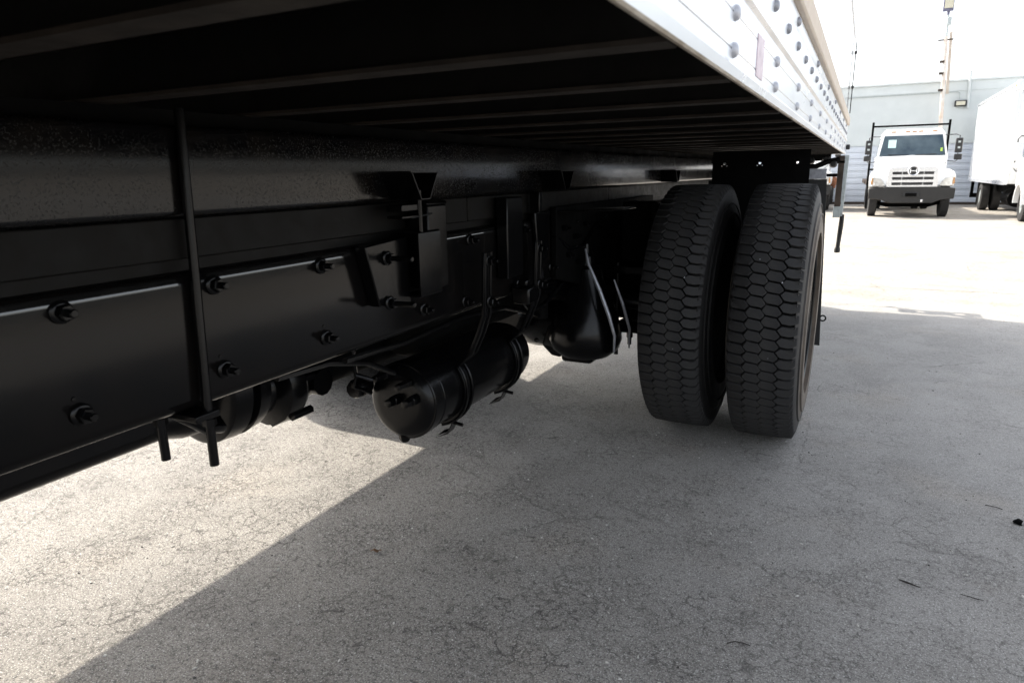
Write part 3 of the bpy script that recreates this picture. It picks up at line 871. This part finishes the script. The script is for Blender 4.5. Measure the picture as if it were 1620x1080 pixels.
# U-bolt clamp round rail and subframe ---------------------------------------
ub = P('u_bolt', G().tube([(-1.012, 0.783, 1.197), (-1.011, 0.780, 1.15), (-1.010, 0.772, 0.95), (-1.008, 0.760, 0.70), (-1.006, 0.757, 0.578)], 0.0085, 12), 'part')
P('u_bolt', G().tube([(-1.095, 0.722, 1.165), (-1.093, 0.722, 0.90), (-1.090, 0.722, 0.587)], 0.0083, 12), 'part', label='inner leg of the U-bolt behind the rail')
def spacer(x, y, z, r, h):
    return G().lathe([(-h / 2, r), (h / 2, r)], (x, y, z), 'z', 6)
P('clamp_plate', G().box(-1.108, -0.992, 0.722, 0.772, 0.671, 0.6835), 'part', 0.002)
P('clamp_nut', spacer(-1.007, 0.759, 0.661, 0.0125, 0.013), 'part')
P('clamp_nut', spacer(-1.090, 0.722, 0.661, 0.0125, 0.013), 'part')

# flared outrigger brackets on the subframe
for y0 in (1.315, 2.20, 3.82):
    x0, x1, th = XF - 0.002, -0.932, 0.004
    outer = [(y0, 1.0905), (y0 + 0.034, 1.0275), (y0 + 0.072, 1.0275), (y0 + 0.110, 1.0905)]
    inner = [(y0 + 0.110 - th * 1.15, 1.0905), (y0 + 0.072 - th * 0.6, 1.0275 + th), (y0 + 0.034 + th * 0.6, 1.0275 + th), (y0 + th * 1.15, 1.0905)]
    P('outrigger_bracket', G().prism(outer + inner, 'x', x0, x1), 'part', 0.001)
    P('bracket_cap', G().box(x0, x1 - 0.002, y0 - 0.002, y0 + 0.112, 1.0908, 1.0945), 'part')
# body hold-down hangers below the first bracket
hg = P('hanger_plate', G().box(-1.016, -0.955, 1.405, 1.492, 0.80, 1.012), 'part', 0.004)
P('hanger_top', G().prism([(-1.012, 1.0125), (-0.953, 1.0125), (-0.955, 1.020), (-1.012, 1.035)], 'y', 1.403, 1.494), 'part', 0.003, hg)
P('hanger_channel', channel(-0.948, -1, 0.79, 0.952, 1.352, 1.448, 0.06, 0.006, 0.006), 'part', 0.001)
P('side_plate', G().prism([(1.195, 0.93), (1.355, 0.94), (1.36, 0.775), (1.235, 0.785)], 'x', -1.018, -0.985), 'part', 0.003)
P('tie_rod', G().tube([(-0.955, 1.372, 1.05), (-0.955, 1.372, 0.95)], 0.006, 8), 'part')
P('tie_block', G().box(-1.0, -0.955, 1.30, 1.37, 1.002, 1.018).box(-1.0, -0.955, 1.30, 1.37, 0.985, 0.992), 'part', 0.002)
P('tie_wire', G().tube([(-0.955, 1.335, 0.985), (-0.952, 1.42, 0.992)], 0.002, 6), 'part')
for z in (0.897, 0.790):
    bolt(-0.984, 1.268, z, True)
P('hanger_plate', G().box(-1.018, -0.978, 1.875, 1.985, 0.76, 1.014), 'part', 0.004)
P('hanger_plate', G().prism([(2.13, 0.955), (2.26, 0.955), (2.235, 0.79), (2.16, 0.76)], 'x', -1.018, -1.002), 'part', 0.004)
P('hanger_post', G().box(-1.018, -0.98, 2.118, 2.145, 0.955, 1.025), 'part', 0.003)

# air tank and its straps ----------------------------------------------------
TX, TZ, TR = -1.172, 0.428, 0.116
prof = [(1.524, 0.02), (1.526, 0.07), (1.531, 0.098), (1.541, 0.111), (1.555, TR), (1.60, TR), (1.602, TR + 0.0018), (1.610, TR + 0.0018), (1.612, TR), (2.17, TR), (2.20, 0.108), (2.215, 0.08), (2.22, 0.02)]
tk = P('air_tank', G().lathe(prof, (TX, 0, TZ), 'y', 56), 'part')
P('end_band', G().lathe([(1.548, TR + 0.0005), (1.551, TR + 0.0035), (1.585, TR + 0.0035), (1.588, TR + 0.0005)], (TX, 0, TZ), 'y', 56, ), 'part', 0, tk)
def fitting(x, z, l=0.05, r=0.014):
    g_ = G()
    g_.lathe([(1.52, r * 1.25), (1.505, r * 1.25), (1.503, r), (1.52 - l, r), (1.518 - l, r * 0.6)], (x, 0, z), 'y', 6)
    return g_
P('tank_fitting', fitting(TX - 0.005, TZ + 0.012, 0.04), 'part', 0, tk)
P('tank_fitting', fitting(TX + 0.06, TZ + 0.02, 0.045), 'part', 0, tk)
P('tank_fitting', fitting(TX + 0.045, TZ + 0.072, 0.055, 0.011), 'part', 0, tk)
P('tank_fitting', fitting(TX - 0.03, TZ + 0.09, 0.06, 0.011), 'part', 0, tk)
P('air_line', G().tube([(TX - 0.03, 1.45, TZ + 0.09), (TX - 0.06, 1.42, TZ + 0.11), (TX - 0.085, 1.43, TZ + 0.07), (TX - 0.08, 1.5, TZ + 0.03)], 0.007, 8), 'part', 0, tk)
P('valve_block', G().lathe([(1.46, 0.024), (1.475, 0.03), (1.52, 0.03), (1.535, 0.02)], (TX - 0.115, 0, TZ + 0.045), 'y', 10), 'part', 0, tk)
P('air_line', G().tube([(TX - 0.115, 1.48, TZ + 0.07), (TX - 0.118, 1.475, TZ + 0.2), (TX - 0.11, 1.5, TZ + 0.32)], 0.006, 8), 'part', 0, tk)
P('drain_valve', G().lathe([(-0.135, 0.012), (-0.125, 0.019), (-0.108, 0.019), (-0.10, 0.012)], (TX - 0.01, 1.56, TZ), 'z', 8), 'part', 0, tk)
for y in (1.725, 2.08):
    # upright part, then the strap follows the tank round and underneath
    pts = [(-0.970, 0.862), (-0.974, 0.78), (-0.978, 0.675), (-0.998, 0.62), (-1.030, 0.55)]
    for a in range(0, 11):
        an = math.radians(38 - 11.5 * a)
        pts.append((TX + (TR + 0.006) * math.cos(an), TZ + (TR + 0.006) * math.sin(an)))
    rings = []
    for i, (x, z) in enumerate(pts):
        xa, za = pts[max(0, i - 1)]
        xb, zb_ = pts[min(len(pts) - 1, i + 1)]
        d = Vector((xb - xa, 0, zb_ - za)).normalized()
        nrm = Vector((-d.z, 0, d.x)) * 0.0045
        if nrm.x < 0 and i < 5:
            nrm = -nrm
        if i >= 5:
            rad = Vector((x - TX, 0, z - TZ))
            if nrm.dot(rad) < 0:
                nrm = -nrm
        c0 = Vector((x, y, z))
        hw = 0.022
        rings.append([c0 + nrm + Vector((0, -hw, 0)), c0 + nrm * 1.0 + Vector((0, hw, 0)), c0 - nrm + Vector((0, hw, 0)), c0 - nrm + Vector((0, -hw, 0))])
    st = P('tank_strap', G().loft(rings), 'part', 0.0015)
    for e in (-0.0165, 0.0165):
        P('strap_rib', G().tube([(x + (0.006 if i < 5 else (x - TX) / TR * 0.008), y + e, z + (0 if i < 5 else (z - TZ) / TR * 0.008)) for i, (x, z) in enumerate(pts)], 0.0045, 6), 'part', 0, st)
    # loose tail with its T-bolt under the tank
    P('strap_tail', G().loft([[(-1.085 - 0.012 * k, y + s_ * 0.020, 0.345 - 0.024 * k + e_) for s_, e_ in ((-1, 0), (1, 0.004), (1, 0.012), (-1, 0.008))] for k in range(4)] + [[(-1.17, y - 0.02, 0.252), (-1.155, y + 0.008, 0.268), (-1.15, y + 0.008, 0.275), (-1.165, y - 0.02, 0.258)]]), 'part', 0.001, st)
    P('strap_bolt', G().tube([(-1.075, y, 0.305), (-1.19, y - 0.004, 0.318)], 0.006, 8), 'part', 0, st)
    for z in (0.838, 0.715):
        bolt(-0.966, y - 0.002, z)
    bolt(XF, y - 0.05, 0.72)

# driveline ------------------------------------------------------------------
P('drive_shaft', G().lathe([(YF, 0.05), (0.95, 0.05), (1.0, 0.065), (1.06, 0.07)], (-1.45, 0, 0.53), 'y', 24), 'part')
dr = P('parking_brake_drum', G().lathe([(1.06, 0.05), (1.065, 0.13), (1.075, 0.143), (1.125, 0.146), (1.13, 0.128), (1.145, 0.128), (1.15, 0.146), (1.19, 0.14), (1.20, 0.11)], (-1.46, 0, 0.565), 'y', 40), 'part')
P('brake_hose', G().tube([(-1.16, 0.80, 0.655), (-1.2, 0.85, 0.66), (-1.25, 0.9, 0.64), (-1.22, 0.93, 0.585), (-1.16, 0.90, 0.575), (-1.13, 0.84, 0.60), (-1.14, 0.79, 0.645)], 0.012, 10), 'part')
P('hose_end', G().tube([(-1.04, 0.79, 0.663), (-1.12, 0.84, 0.672)], 0.011, 10), 'part')
P('yoke', G().lathe([(1.20, 0.07), (1.26, 0.075), (1.28, 0.115), (1.33, 0.118), (1.36, 0.10), (1.375, 0.08), (1.45, 0.07)], (-1.455, 0, 0.515), 'y', 18), 'part')
for dx, dz in ((0, -0.115), (0.08, -0.085), (0.10, 0.02)):
    P('yoke_bolt', G().lathe([(1.30, 0.013), (1.375, 0.013)], (-1.455 + dx, 0, 0.515 + dz), 'y', 6), 'part')
P('universal_joint', G().tube([(-1.55, 1.42, 0.50), (-1.36, 1.42, 0.50)], 0.04, 12), 'part')
P('drive_shaft', G().tube([(-1.455, 1.42, 0.512), (-1.45, 2.1, 0.515), (-1.44, 2.75, 0.50)], 0.058, 20), 'matte')
# rear axle
AY, AZ_ = 2.925, 0.515
P('rear_axle', G().lathe([(-2.15, 0.07), (-1.75, 0.085), (-1.60, 0.15), (-1.50, 0.205), (-1.36, 0.21), (-1.25, 0.15), (-1.12, 0.09), (-0.75, 0.07)], (0, AY, AZ_), 'x', 32), 'part')
dh = P('differential', G().lathe([(-0.40, 0.06), (-0.37, 0.085), (-0.28, 0.11), (-0.18, 0.165), (-0.08, 0.205), (0.05, 0.21), (0.16, 0.17), (0.22, 0.09)], (-1.33, AY, AZ_ - 0.03), 'y', 32), 'part')
for k in range(10):
    a = 2 * PI * k / 10
    P('cover_bolt', G().lathe([(-0.20, 0.011), (-0.165, 0.011)], (-1.33 + 0.155 * math.cos(a), AY, AZ_ - 0.03 + 0.155 * math.sin(a)), 'y', 6), 'part', 0, dh)
P('drain_plug', G().lathe([(-0.245, 0.016), (-0.19, 0.02)], (-1.22, 2.78, AZ_), 'z', 8), 'part', 0, dh)
# bell shaped brake chamber in front of the axle; pale tubes paint its highlights
bell = [(0.80, 0.016), (0.765, 0.020), (0.75, 0.038), (0.715, 0.044), (0.70, 0.064), (0.66, 0.072), (0.60, 0.098), (0.52, 0.130), (0.45, 0.150), (0.40, 0.156), (0.36, 0.142), (0.33, 0.105)]
P('brake_chamber', G().lathe(bell, (-1.0, 2.62, 0), 'z', 40), 'part')
P('chamber_band', G().lathe([(0.675, 0.062), (0.672, 0.068), (0.66, 0.071), (0.655, 0.066)], (-1.0, 2.62, 0), 'z', 40), 'part')
P('chamber_highlight', G().tube([(-0.965, 2.52, 0.79), (-0.945, 2.50, 0.735), (-0.895, 2.50, 0.63), (-0.855, 2.50, 0.53), (-0.83, 2.50, 0.45), (-0.835, 2.51, 0.38)], [0.004, 0.006, 0.008, 0.008, 0.006, 0.004], 8), 'bolt_grey')  # pale grey stands in for sky highlights on glossy black
P('chamber_highlight', G().tube([(-0.87, 2.60, 0.66), (-0.83, 2.60, 0.56), (-0.80, 2.60, 0.46), (-0.80, 2.60, 0.38)], [0.003, 0.007, 0.006, 0.003], 8), 'bolt_grey')
P('brake_hose', G().tube([(-1.05, 2.52, 0.79), (-1.075, 2.5, 0.74), (-1.09, 2.5, 0.66), (-1.07, 2.48, 0.60)], 0.006, 8), 'part')
P('slack_adjuster', G().loft([[(-1.17, 2.60, 0.44), (-1.12, 2.58, 0.46), (-1.12, 2.62, 0.46), (-1.17, 2.64, 0.44)], [(-1.19, 2.58, 0.36), (-1.09, 2.56, 0.36), (-1.09, 2.64, 0.36), (-1.19, 2.66, 0.36)], [(-1.15, 2.60, 0.31), (-1.10, 2.58, 0.31), (-1.10, 2.62, 0.31), (-1.15, 2.64, 0.31)]]), 'part', 0.01)
P('axle_bracket', G().box(-1.09, -0.95, 2.56, 2.68, 0.30, 0.40), 'part', 0.015)
# leaf spring and its axle U-bolts
for k in range(6):
    pts = []
    L = 0.95 - 0.11 * k
    for i in range(13):
        u = -1 + 2 * i / 12
        y = AY + u * L
        pts.append((y, 0.645 - 0.0165 * k + 0.14 * (u * L / 0.95) ** 2))
    poly = pts + [(y, z - 0.013) for y, z in reversed(pts)]
    P('spring_leaf', G().prism(poly, 'x', -1.13, -1.05), 'part')
P('spring_hanger', G().prism([(1.90, 0.93), (2.10, 0.93), (2.03, 0.72), (1.94, 0.72)], 'x', -1.14, -1.024), 'part', 0.006)
P('spring_plate', G().box(-0.94, -0.80, AY - 0.13, AY + 0.13, 0.655, 0.69), 'part', 0.005)
P('spring_seat', G().box(-0.94, -0.80, AY - 0.13, AY + 0.13, 0.395, 0.43), 'part', 0.005)
for dy in (-0.10, 0.10):
    for x in (-0.93, -0.81):
        ax = P('axle_u_bolt', G().tube([(x, AY + dy, 0.70), (x, AY + dy, 0.285 if x < -0.9 else 0.30)], 0.010, 10), 'part')
        P('nut', spacer(x, AY + dy, 0.375, 0.018, 0.03), 'part', 0, ax)
        P('nut', spacer(x, AY + dy, 0.330, 0.016, 0.022), 'part', 0, ax)
P('shock_absorber', G().tube([(-1.12, 2.42, 0.52), (-1.10, 2.38, 0.88)], 0.032, 14), 'matte')
# bright splash plate over the inner tyre
P('wheel_arch_plate', G().prism([(-0.99, 0.950), (-0.74, 0.962), (-0.74, 0.955), (-0.99, 0.942)], 'y', 2.30, 2.45), 'part', 0.002)

P('dark_gap_sheet', G().box(-1.66, -1.645, 1.45, 2.55, 0.40, 0.80).box(-1.645, -1.50, 1.45, 2.55, 0.785, 0.80), 'matte', 0.004)  # added dark sheet blocking the bright gap above the tank
P('air_tank', G().lathe([(1.75, 0.03), (1.77, 0.10), (1.80, 0.115), (2.50, 0.115), (2.53, 0.09), (2.54, 0.03)], (-1.34, 0, 0.60), 'y', 32), 'matte', label='dark tank shape added to block the bright gap behind the air tank')  # added dark shape hiding the bright gap above the first tank
P('dark_rail_cover', G().prism([(2.30, 0.965), (3.60, 0.965), (3.60, 0.66), (3.2, 0.62), (2.65, 0.62), (2.30, 0.70)], 'x', -1.019, -0.995), 'matte', 0.004)  # added matte sheet covering the bright reflection on the rail face
P('dark_axle_panel', G().box(-1.86, -0.80, 3.30, 3.42, 0.42, 0.93), 'matte', 0.01)  # added dark panel that blacks out the space behind the axle
P('spring_bump_stop', G().box(-0.93, -0.80, 2.86, 2.98, 0.70, 0.96), 'matte', 0.01)
for pts_, r_ in (([(-1.0, 1.98, 0.70), (-1.02, 2.12, 0.61), (-1.04, 2.28, 0.60), (-1.03, 2.44, 0.66), (-1.01, 2.5, 0.74)], 0.009),
                 ([(-1.03, 1.15, 0.672), (-1.045, 1.4, 0.655), (-1.05, 1.7, 0.665), (-1.06, 2.0, 0.64), (-1.10, 2.3, 0.56), (-1.13, 2.5, 0.50)], 0.008),
                 ([(-1.10, 1.42, 0.56), (-1.09, 1.30, 0.62), (-1.08, 1.15, 0.66), (-1.07, 0.98, 0.672)], 0.0075),
                 ([(-1.005, 2.3, 0.86), (-0.99, 2.42, 0.80), (-0.985, 2.55, 0.80), (-0.99, 2.7, 0.87), (-1.0, 2.85, 0.9)], 0.008)):
    P('air_hose', G().tube(pts_, r_, 8), 'part')
for y_, z_ in ((2.36, 0.885), (2.47, 0.845), (2.58, 0.885), (2.72, 0.86), (2.40, 0.78), (2.50, 0.74)):
    P('bracket_bolt', G().lathe([(-0.995, 0.012), (-0.978, 0.012), (-0.977, 0.006), (-0.962, 0.006)], (0, y_, z_), 'x', 6), 'part')
P('valve_body', G().box(-1.01, -0.945, 1.955, 2.03, 0.665, 0.72).box(-0.99, -0.96, 1.97, 2.0, 0.721, 0.745), 'part', 0.006)
# dual wheels -----------------------------------------------------------------
R = 0.515
NP = 80
PITCH = 2 * PI * R / NP
CW = 0.0540                       # column spacing
def crown(x):
    x = abs(x)
    if x <= 0.107:
        return 0.003 * (x / 0.107) ** 2
    return 0.003 + (x - 0.107) * 2.6
def lug_mesh(poly, name, side=0):
    """poly in (x, arc) units, wrapped on the tread; top bevelled, skirts down into the groove"""
    cx = sum(p[0] for p in poly) / len(poly)
    cy = sum(p[1] for p in poly) / len(poly)
    def P3(x, s, dr):
        a = s / R
        rr = R - crown(x) + dr
        return (x, -rr * math.cos(a), rr * math.sin(a))
    top = [P3(cx + (x - cx) * 0.94, cy + (s - cy) * 0.93, 0) for x, s in poly]
    mid_ = [P3(x, s, -0.0014) for x, s in poly]
    low = [P3(cx + (x - cx) * 1.05, cy + (s - cy) * 1.05, -0.016) for x, s in poly]
    return G().loft([low, mid_, top])
gp = 0.0044
w4 = 0.0355                       # half width of a block; neighbours interlock
fw_ = CW - w4
gh = gp * 0.80                    # half gap across the tread
SH = 0.16
hexp = [(-w4 + gp, -0.002), (-fw_ - 0.001, PITCH / 2 - gh * 0.8), (-0.004, PITCH / 2 - gh), (fw_ - 0.001, PITCH / 2 - gh * 0.7), (w4 - gp, 0.003), (w4 - gp * 1.1, -0.005), (fw_ + 0.001, -PITCH / 2 + gh * 0.9), (0.005, -PITCH / 2 + gh), (-fw_ + 0.001, -PITCH / 2 + gh * 0.7), (-w4 + gp * 1.1, -0.008)]
def hexcol(x0):
    return lug_mesh([(x0 + x, s - SH * (x0 + x)) for x, s in hexp], 'tread_block')
def shoulder(s_):
    xi = CW * 1.5 - w4
    e = [(xi + gp, 0.0), (xi + w4 - fw_ + gp * 0.3, PITCH / 2 - gp), (0.090, PITCH / 2 - gp * 0.9), (0.107, PITCH / 2 - gp * 1.0 + 0.003), (0.117, PITCH / 2 - gp * 1.3 + 0.005), (0.117, -PITCH / 2 + gp * 1.3 + 0.005), (0.107, -PITCH / 2 + gp * 1.0 + 0.003), (0.090, -PITCH / 2 + gp * 0.9), (xi + w4 - fw_ + gp * 0.3, -PITCH / 2 + gp)]
    return lug_mesh([(s_ * x, v_ - SH * s_ * min(x, 0.085)) for x, v_ in e], 'tread_block')
cols = [(hexcol(-CW / 2), 0.0), (hexcol(CW / 2), 0.5), (shoulder(1), 0.0), (shoulder(-1), 0.5)]
lug_meshes = [c.mesh('tread_block', M['tread'], (0, 0, 0), 25, True) for c, _ in cols]
def rot_g(g_, a, dst):
    ca, sa = math.cos(a), math.sin(a)
    dst.add([(x, y * ca - z * sa, y * sa + z * ca) for x, y, z in g_.v], g_.f)
def dual(x, face, single):
    """one tyre on its rim; angle 0 of the tread faces the camera side (-y)"""
    pr = tyre_profile(R, 0.137, 0.106, 0.30)
    prof = [(h, r) for h, r in reversed(pr)] + [(-0.06, R - 0.0155), (0.06, R - 0.0155)] + [(-h, r) for h, r in pr]
    c0 = (x, AY, R)
    sw = 'sidewall' if single else 'shaded_side'
    wh = P('wheel', G().lathe([(-0.104, 0.30), (-0.104, R - 0.022), (0, R - 0.0165), (0.104, R - 0.022), (0.104, 0.30)], c0, 'x', 88), 'groove')
    P('tyre_casing', G().lathe(prof[:8] + [(-0.100, R - 0.03), (-0.100, 0.31), ], c0, 'x', 88, True), sw, 0, wh)
    P('tyre_casing', G().lathe([(0.100, 0.31), (0.100, R - 0.03)] + prof[10:], c0, 'x', 88, True), sw, 0, wh)
    for h in (0.1255, 0.1335):
        rr = R - 0.078 if h < 0.13 else R - 0.118
        for s_ in (-1, 1):
            P('bead_line', G().lathe([(s_ * (h - 0.006), rr - 0.004), (s_ * (h + 0.003), rr - 0.002), (s_ * (h + 0.003), rr + 0.002), (s_ * (h - 0.006), rr + 0.004)], c0, 'x', 88, True), sw, 0, wh)
    d = face
    P('rim', G().lathe([(d * 0.112, 0.298), (d * 0.118, 0.290), (d * 0.108, 0.282), (d * 0.02, 0.262), (-d * 0.05, 0.245), (-d * 0.075, 0.20), (-d * 0.06, 0.15), (-d * 0.03, 0.12)], c0, 'x', 56), 'part', 0, wh)
    if single:
        P('rim_edge', G().lathe([(d * 0.117, 0.296), (d * 0.122, 0.291), (d * 0.117, 0.285)], c0, 'x', 56, True), 'part', 0, wh)
        P('hub', G().lathe([(-d * 0.05, 0.12), (d * 0.02, 0.115), (d * 0.06, 0.10), (d * 0.068, 0.05)], c0, 'x', 28), 'part', 0, wh)
    if single is not None:
        for h_, dg in ((0.028, -8), (-0.03, 31), (0.052, 22)):           # small stones caught in the tread
            a_ = math.radians(dg)
            P('caught_stone', G().lathe([(-0.003, 0.002), (0, 0.0034), (0.003, 0.0015)], (x + h_, AY - (R - 0.003) * math.cos(a_), R + (R - 0.003) * math.sin(a_)), 'z', 6), 'rivet_pale', 0, wh)
    # tread: the blocks facing the camera are single pieces, the rest is one mass
    rest = G()
    for (gcol, off), me_ in zip(cols, lug_meshes):
        for k in range(NP):
            a = 2 * PI * (k + off) / NP
            deg = (math.degrees(a) + 180) % 360 - 180
            jit = random.uniform(-0.0006, 0.0006)
            if single is not None and -83 < deg < 83:
                o = bpy.data.objects.new('tread_block', me_)
                COL.objects.link(o)
                o.parent = wh
                org = ORG[near.name]
                o.location = (x - org[0], AY - org[1], R - org[2] + jit)
                o.rotation_euler = (-a, 0, 0)
            else:
                rot_g(gcol, -a, rest)
    rest.v = [(a_ + x, b_ + AY, c_ + R) for a_, b_, c_ in rest.v]
    P('tread_blocks', rest, 'tread', 0, wh, kind='stuff', ang=25)
    return wh
dual(-0.270, 1, True)
dual(-0.604, -1, False)
dual(-2.632, -1, None)
dual(-2.290, 1, None)

# panel behind the wheels with three holes, mud flap, bracket -----------------------
def holed_panel(x0, x1, z0, z1, y, th, holes, r):
    g_ = G()
    xs_ = [x0]
    for hx in holes:
        xs_ += [hx - 2 * r, hx + 2 * r]
    xs_.append(x1)
    hz = holes_z
    for i in range(0, len(xs_) - 1, 2):
        g_.box(xs_[i], xs_[i + 1], y, y + th, z0, z1)
    for hx in holes:
        a0, a1 = hx - 2 * r, hx + 2 * r
        g_.box(a0, a1, y, y + th, z0, hz - 2 * r)
        g_.box(a0, a1, y, y + th, hz + 2 * r, z1)
        n = 16
        oc, ic = [], []
        for k in range(n):
            an = 2 * PI * (k + 0.5) / n
            c_, s_ = math.cos(an), math.sin(an)
            q = 2 * r / max(abs(c_), abs(s_))
            oc.append((hx + q * c_, hz + q * s_))
            ic.append((hx + r * c_, hz + r * s_))
        for k in range(n):
            j = (k + 1) % n
            vs_ = [(p[0], yy_, p[1]) for yy_ in (y, y + th) for p in (oc[k], oc[j], ic[j], ic[k])]
            g_.add(vs_, [(0, 1, 2, 3), (7, 6, 5, 4), (2, 6, 7, 3)])
    return g_
holes_z = 1.117
P('splash_panel', holed_panel(-0.685, -0.235, 0.62, 1.175, 3.55, 0.004, (-0.628, -0.461, -0.292), 0.0065), 'matte', smooth=False)
P('flap_bracket', G().box(-0.70, -0.170, 3.745, 3.757, 1.035, 1.085), 'bolt_grey', 0.002, label='grey dusty bracket across the top of the mud flap')
P('mud_flap', G().prism([(-0.74, 0.19), (-0.128, 0.19), (-0.166, 1.034), (-0.74, 1.034)], 'y', 3.744, 3.752), 'rubber_flap')
P('flap_ring', G().lathe([(-0.004, 0.014), (0, 0.018), (0.004, 0.014), (0, 0.010)], (-0.125, 3.748, 0.335), 'y', 14, True), 'part')
# rear cross bar, wiring and lamps
P('rear_cross_tube', G().box(-2.5, -0.45, 6.0, 6.12, 0.98, 1.10), 'matte', 0.008)
P('lamp_bar', G().tube([(-0.62, 6.05, 1.13), (-0.45, 6.05, 1.10), (-0.36, 6.07, 1.105), (-0.28, 6.1, 1.14), (-0.20, 6.15, 1.155)], 0.022, 8), 'matte')
for x, z in ((-0.40, 1.15), (-0.29, 1.16), (-0.235, 1.12)):
    P('marker_lamp', G().lathe([(-0.03, 0.02), (0.0, 0.03), (0.02, 0.026)], (x, 6.12, z), 'y', 12), 'dark_plastic')
P('hinge_bar', G().box(-0.215, -0.130, 6.27, 6.33, 1.125, 1.150), 'matte', 0.004)
P('guard_post', G().box(-0.205, -0.160, 6.27, 6.30, 0.78, 1.188), 'rust_brown', 0.003)
P('guard_post_foot', G().box(-0.21, -0.157, 6.265, 6.305, 0.69, 0.779), 'galv', 0.003)
P('post_face', G().prism([(-0.159, 1.19), (-0.128, 1.19), (-0.136, 0.70), (-0.156, 0.70)], 'y', 6.268, 6.302), 'galv', 0.002)
hd = P('handle_rod', G().tube([(-0.138, 6.285, 0.715), (-0.140, 6.285, 0.62), (-0.146, 6.285, 0.50), (-0.150, 6.285, 0.415)], [0.017, 0.019, 0.017, 0.016], 12), 'rubber_flap')
P('handle_end', G().lathe([(-0.012, 0.022), (0.012, 0.024), (0.03, 0.019)], (-0.150, 6.285, 0.412), 'z', 12), 'rubber_flap', 0, hd)
P('latch', G().box(XB - 0.0, XB + 0.03, YR - 0.02, YR + 0.03, 1.235, 1.275), 'dark_plastic', 0.006)

# ------------------------------------------------------------------ joints, debris
joint(7.1, -6, 9, 0.006, 0.012, 1)
joint(10.8, -6, 9, 0.012, 0.02, 2)
joint(15.2, -9, 9, 0.012, 0.02, 5)

def twig(pts, r, name, label, cat, m_='twig', group='dark twigs lying on the concrete'):
    o = part(name, G().tube(pts, r, 6), M[m_], None)
    return tag(o, label, cat, group)
twig([(0.185, 1.895, 0.004), (0.205, 1.885, 0.006), (0.235, 1.878, 0.004)], [0.0014, 0.003, 0.001], 'twig', 'short thick dark twig in the shade right of the tyres', 'twig')
twig([(0.325, 1.892, 0.003), (0.36, 1.884, 0.004), (0.375, 1.886, 0.003)], [0.0008, 0.0015, 0.0008], 'twig', 'thin straight dark twig nearest the right edge of the picture', 'twig')
twig([(-0.185, 1.435, 0.003), (-0.17, 1.448, 0.004), (-0.15, 1.452, 0.003), (-0.135, 1.45, 0.003)], 0.0012, 'twig', 'curved hair-thin dark twig lying nearest the camera', 'twig')
twig([(0.455, 2.49, 0.003), (0.485, 2.485, 0.004), (0.50, 2.478, 0.003)], 0.0013, 'twig', 'bent dark twig near the black lump', 'twig')
g = G()
g.lathe([(0.0, 0.008), (0.006, 0.011), (0.014, 0.009), (0.017, 0.003)], (0.527, 2.392, 0), 'z', 9)
g.v = [(x + 0.004 * math.sin(z * 400 + y * 90), y + 0.003 * math.cos(x * 300), z) for x, y, z in g.v]
tag(part('lump', g, M['matte'], None), 'small black lump on the concrete at the right edge', 'debris')
def leaf(x, y, a, l, w_, label):
    g_ = G()
    ca, sa = math.cos(a), math.sin(a)
    top, bot = [], []
    for i in range(7):
        u = i / 6
        hw = w_ * math.sin(PI * min(1, u * 0.95 + 0.03)) ** 0.7
        for sgn in (-1, 1):
            lx, ly = (u - 0.5) * l, sgn * hw
            z = 0.004 + 0.006 * abs(sgn) * math.sin(u * 5) ** 2
            top.append((x + lx * ca - ly * sa, y + lx * sa + ly * ca, z))
    n = len(top)
    bot = [(a_, b_, c_ - 0.0012) for a_, b_, c_ in top]
    fs_ = [(2 * i, 2 * i + 2, 2 * i + 3, 2 * i + 1) for i in range(6)] + [(n + 2 * i + 1, n + 2 * i + 3, n + 2 * i + 2, n + 2 * i) for i in range(6)]
    fs_ += [(2 * i, n + 2 * i, n + 2 * i + 2, 2 * i + 2) for i in range(6)] + [(2 * i + 3, n + 2 * i + 3, n + 2 * i + 1, 2 * i + 1) for i in range(6)]
    fs_ += [(0, 1, n + 1, n), (12, n + 12, n + 13, 13)]
    g_.add(top + bot, fs_)
    tag(part('leaf', g_, M['leaf'], None), label, 'leaf')
leaf(-1.189, 1.396, 0.35, 0.035, 0.006, 'curled brown leaf on shaded concrete beside the sunlit patch')

# loose grit and pale chips on the slab: nobody could count it
rn = random.Random(9)
g = G()
for i in range(2600):
    y = 0.45 + 4.5 * rn.random() ** 1.6
    x = rn.uniform(-1.9, 1.5)
    r_ = rn.choice((0.0012, 0.0016, 0.0022, 0.003)) * rn.uniform(0.7, 1.2)
    a = rn.uniform(0, 6.28)
    e = rn.uniform(1, 2.2)
    pts = []
    for k in range(5):
        an = a + k * 2 * PI / 5
        pts.append((x + r_ * e * math.cos(an - a) * math.cos(a) - r_ * math.sin(an - a) * math.sin(a), y + r_ * e * math.cos(an - a) * math.sin(a) + r_ * math.sin(an - a) * math.cos(a)))
    g.loft([[(p[0], p[1], 0.0002) for p in pts], [(x + (p[0] - x) * 0.6, y + (p[1] - y) * 0.6, r_ * 0.8) for p in pts]])
m, t, b = mat('grit')
oi = noise(t, coords(t), 90, 2, 0.5)
t.links.new(ramp(t, oi, [(0.40, (0.05, 0.045, 0.04)), (0.50, (0.42, 0.40, 0.37)), (0.62, (0.62, 0.60, 0.56))]), b.inputs['Base Color'])
b.inputs['Roughness'].default_value = 0.8
tag(part('grit', g, m, None, smooth=False), kind='stuff')
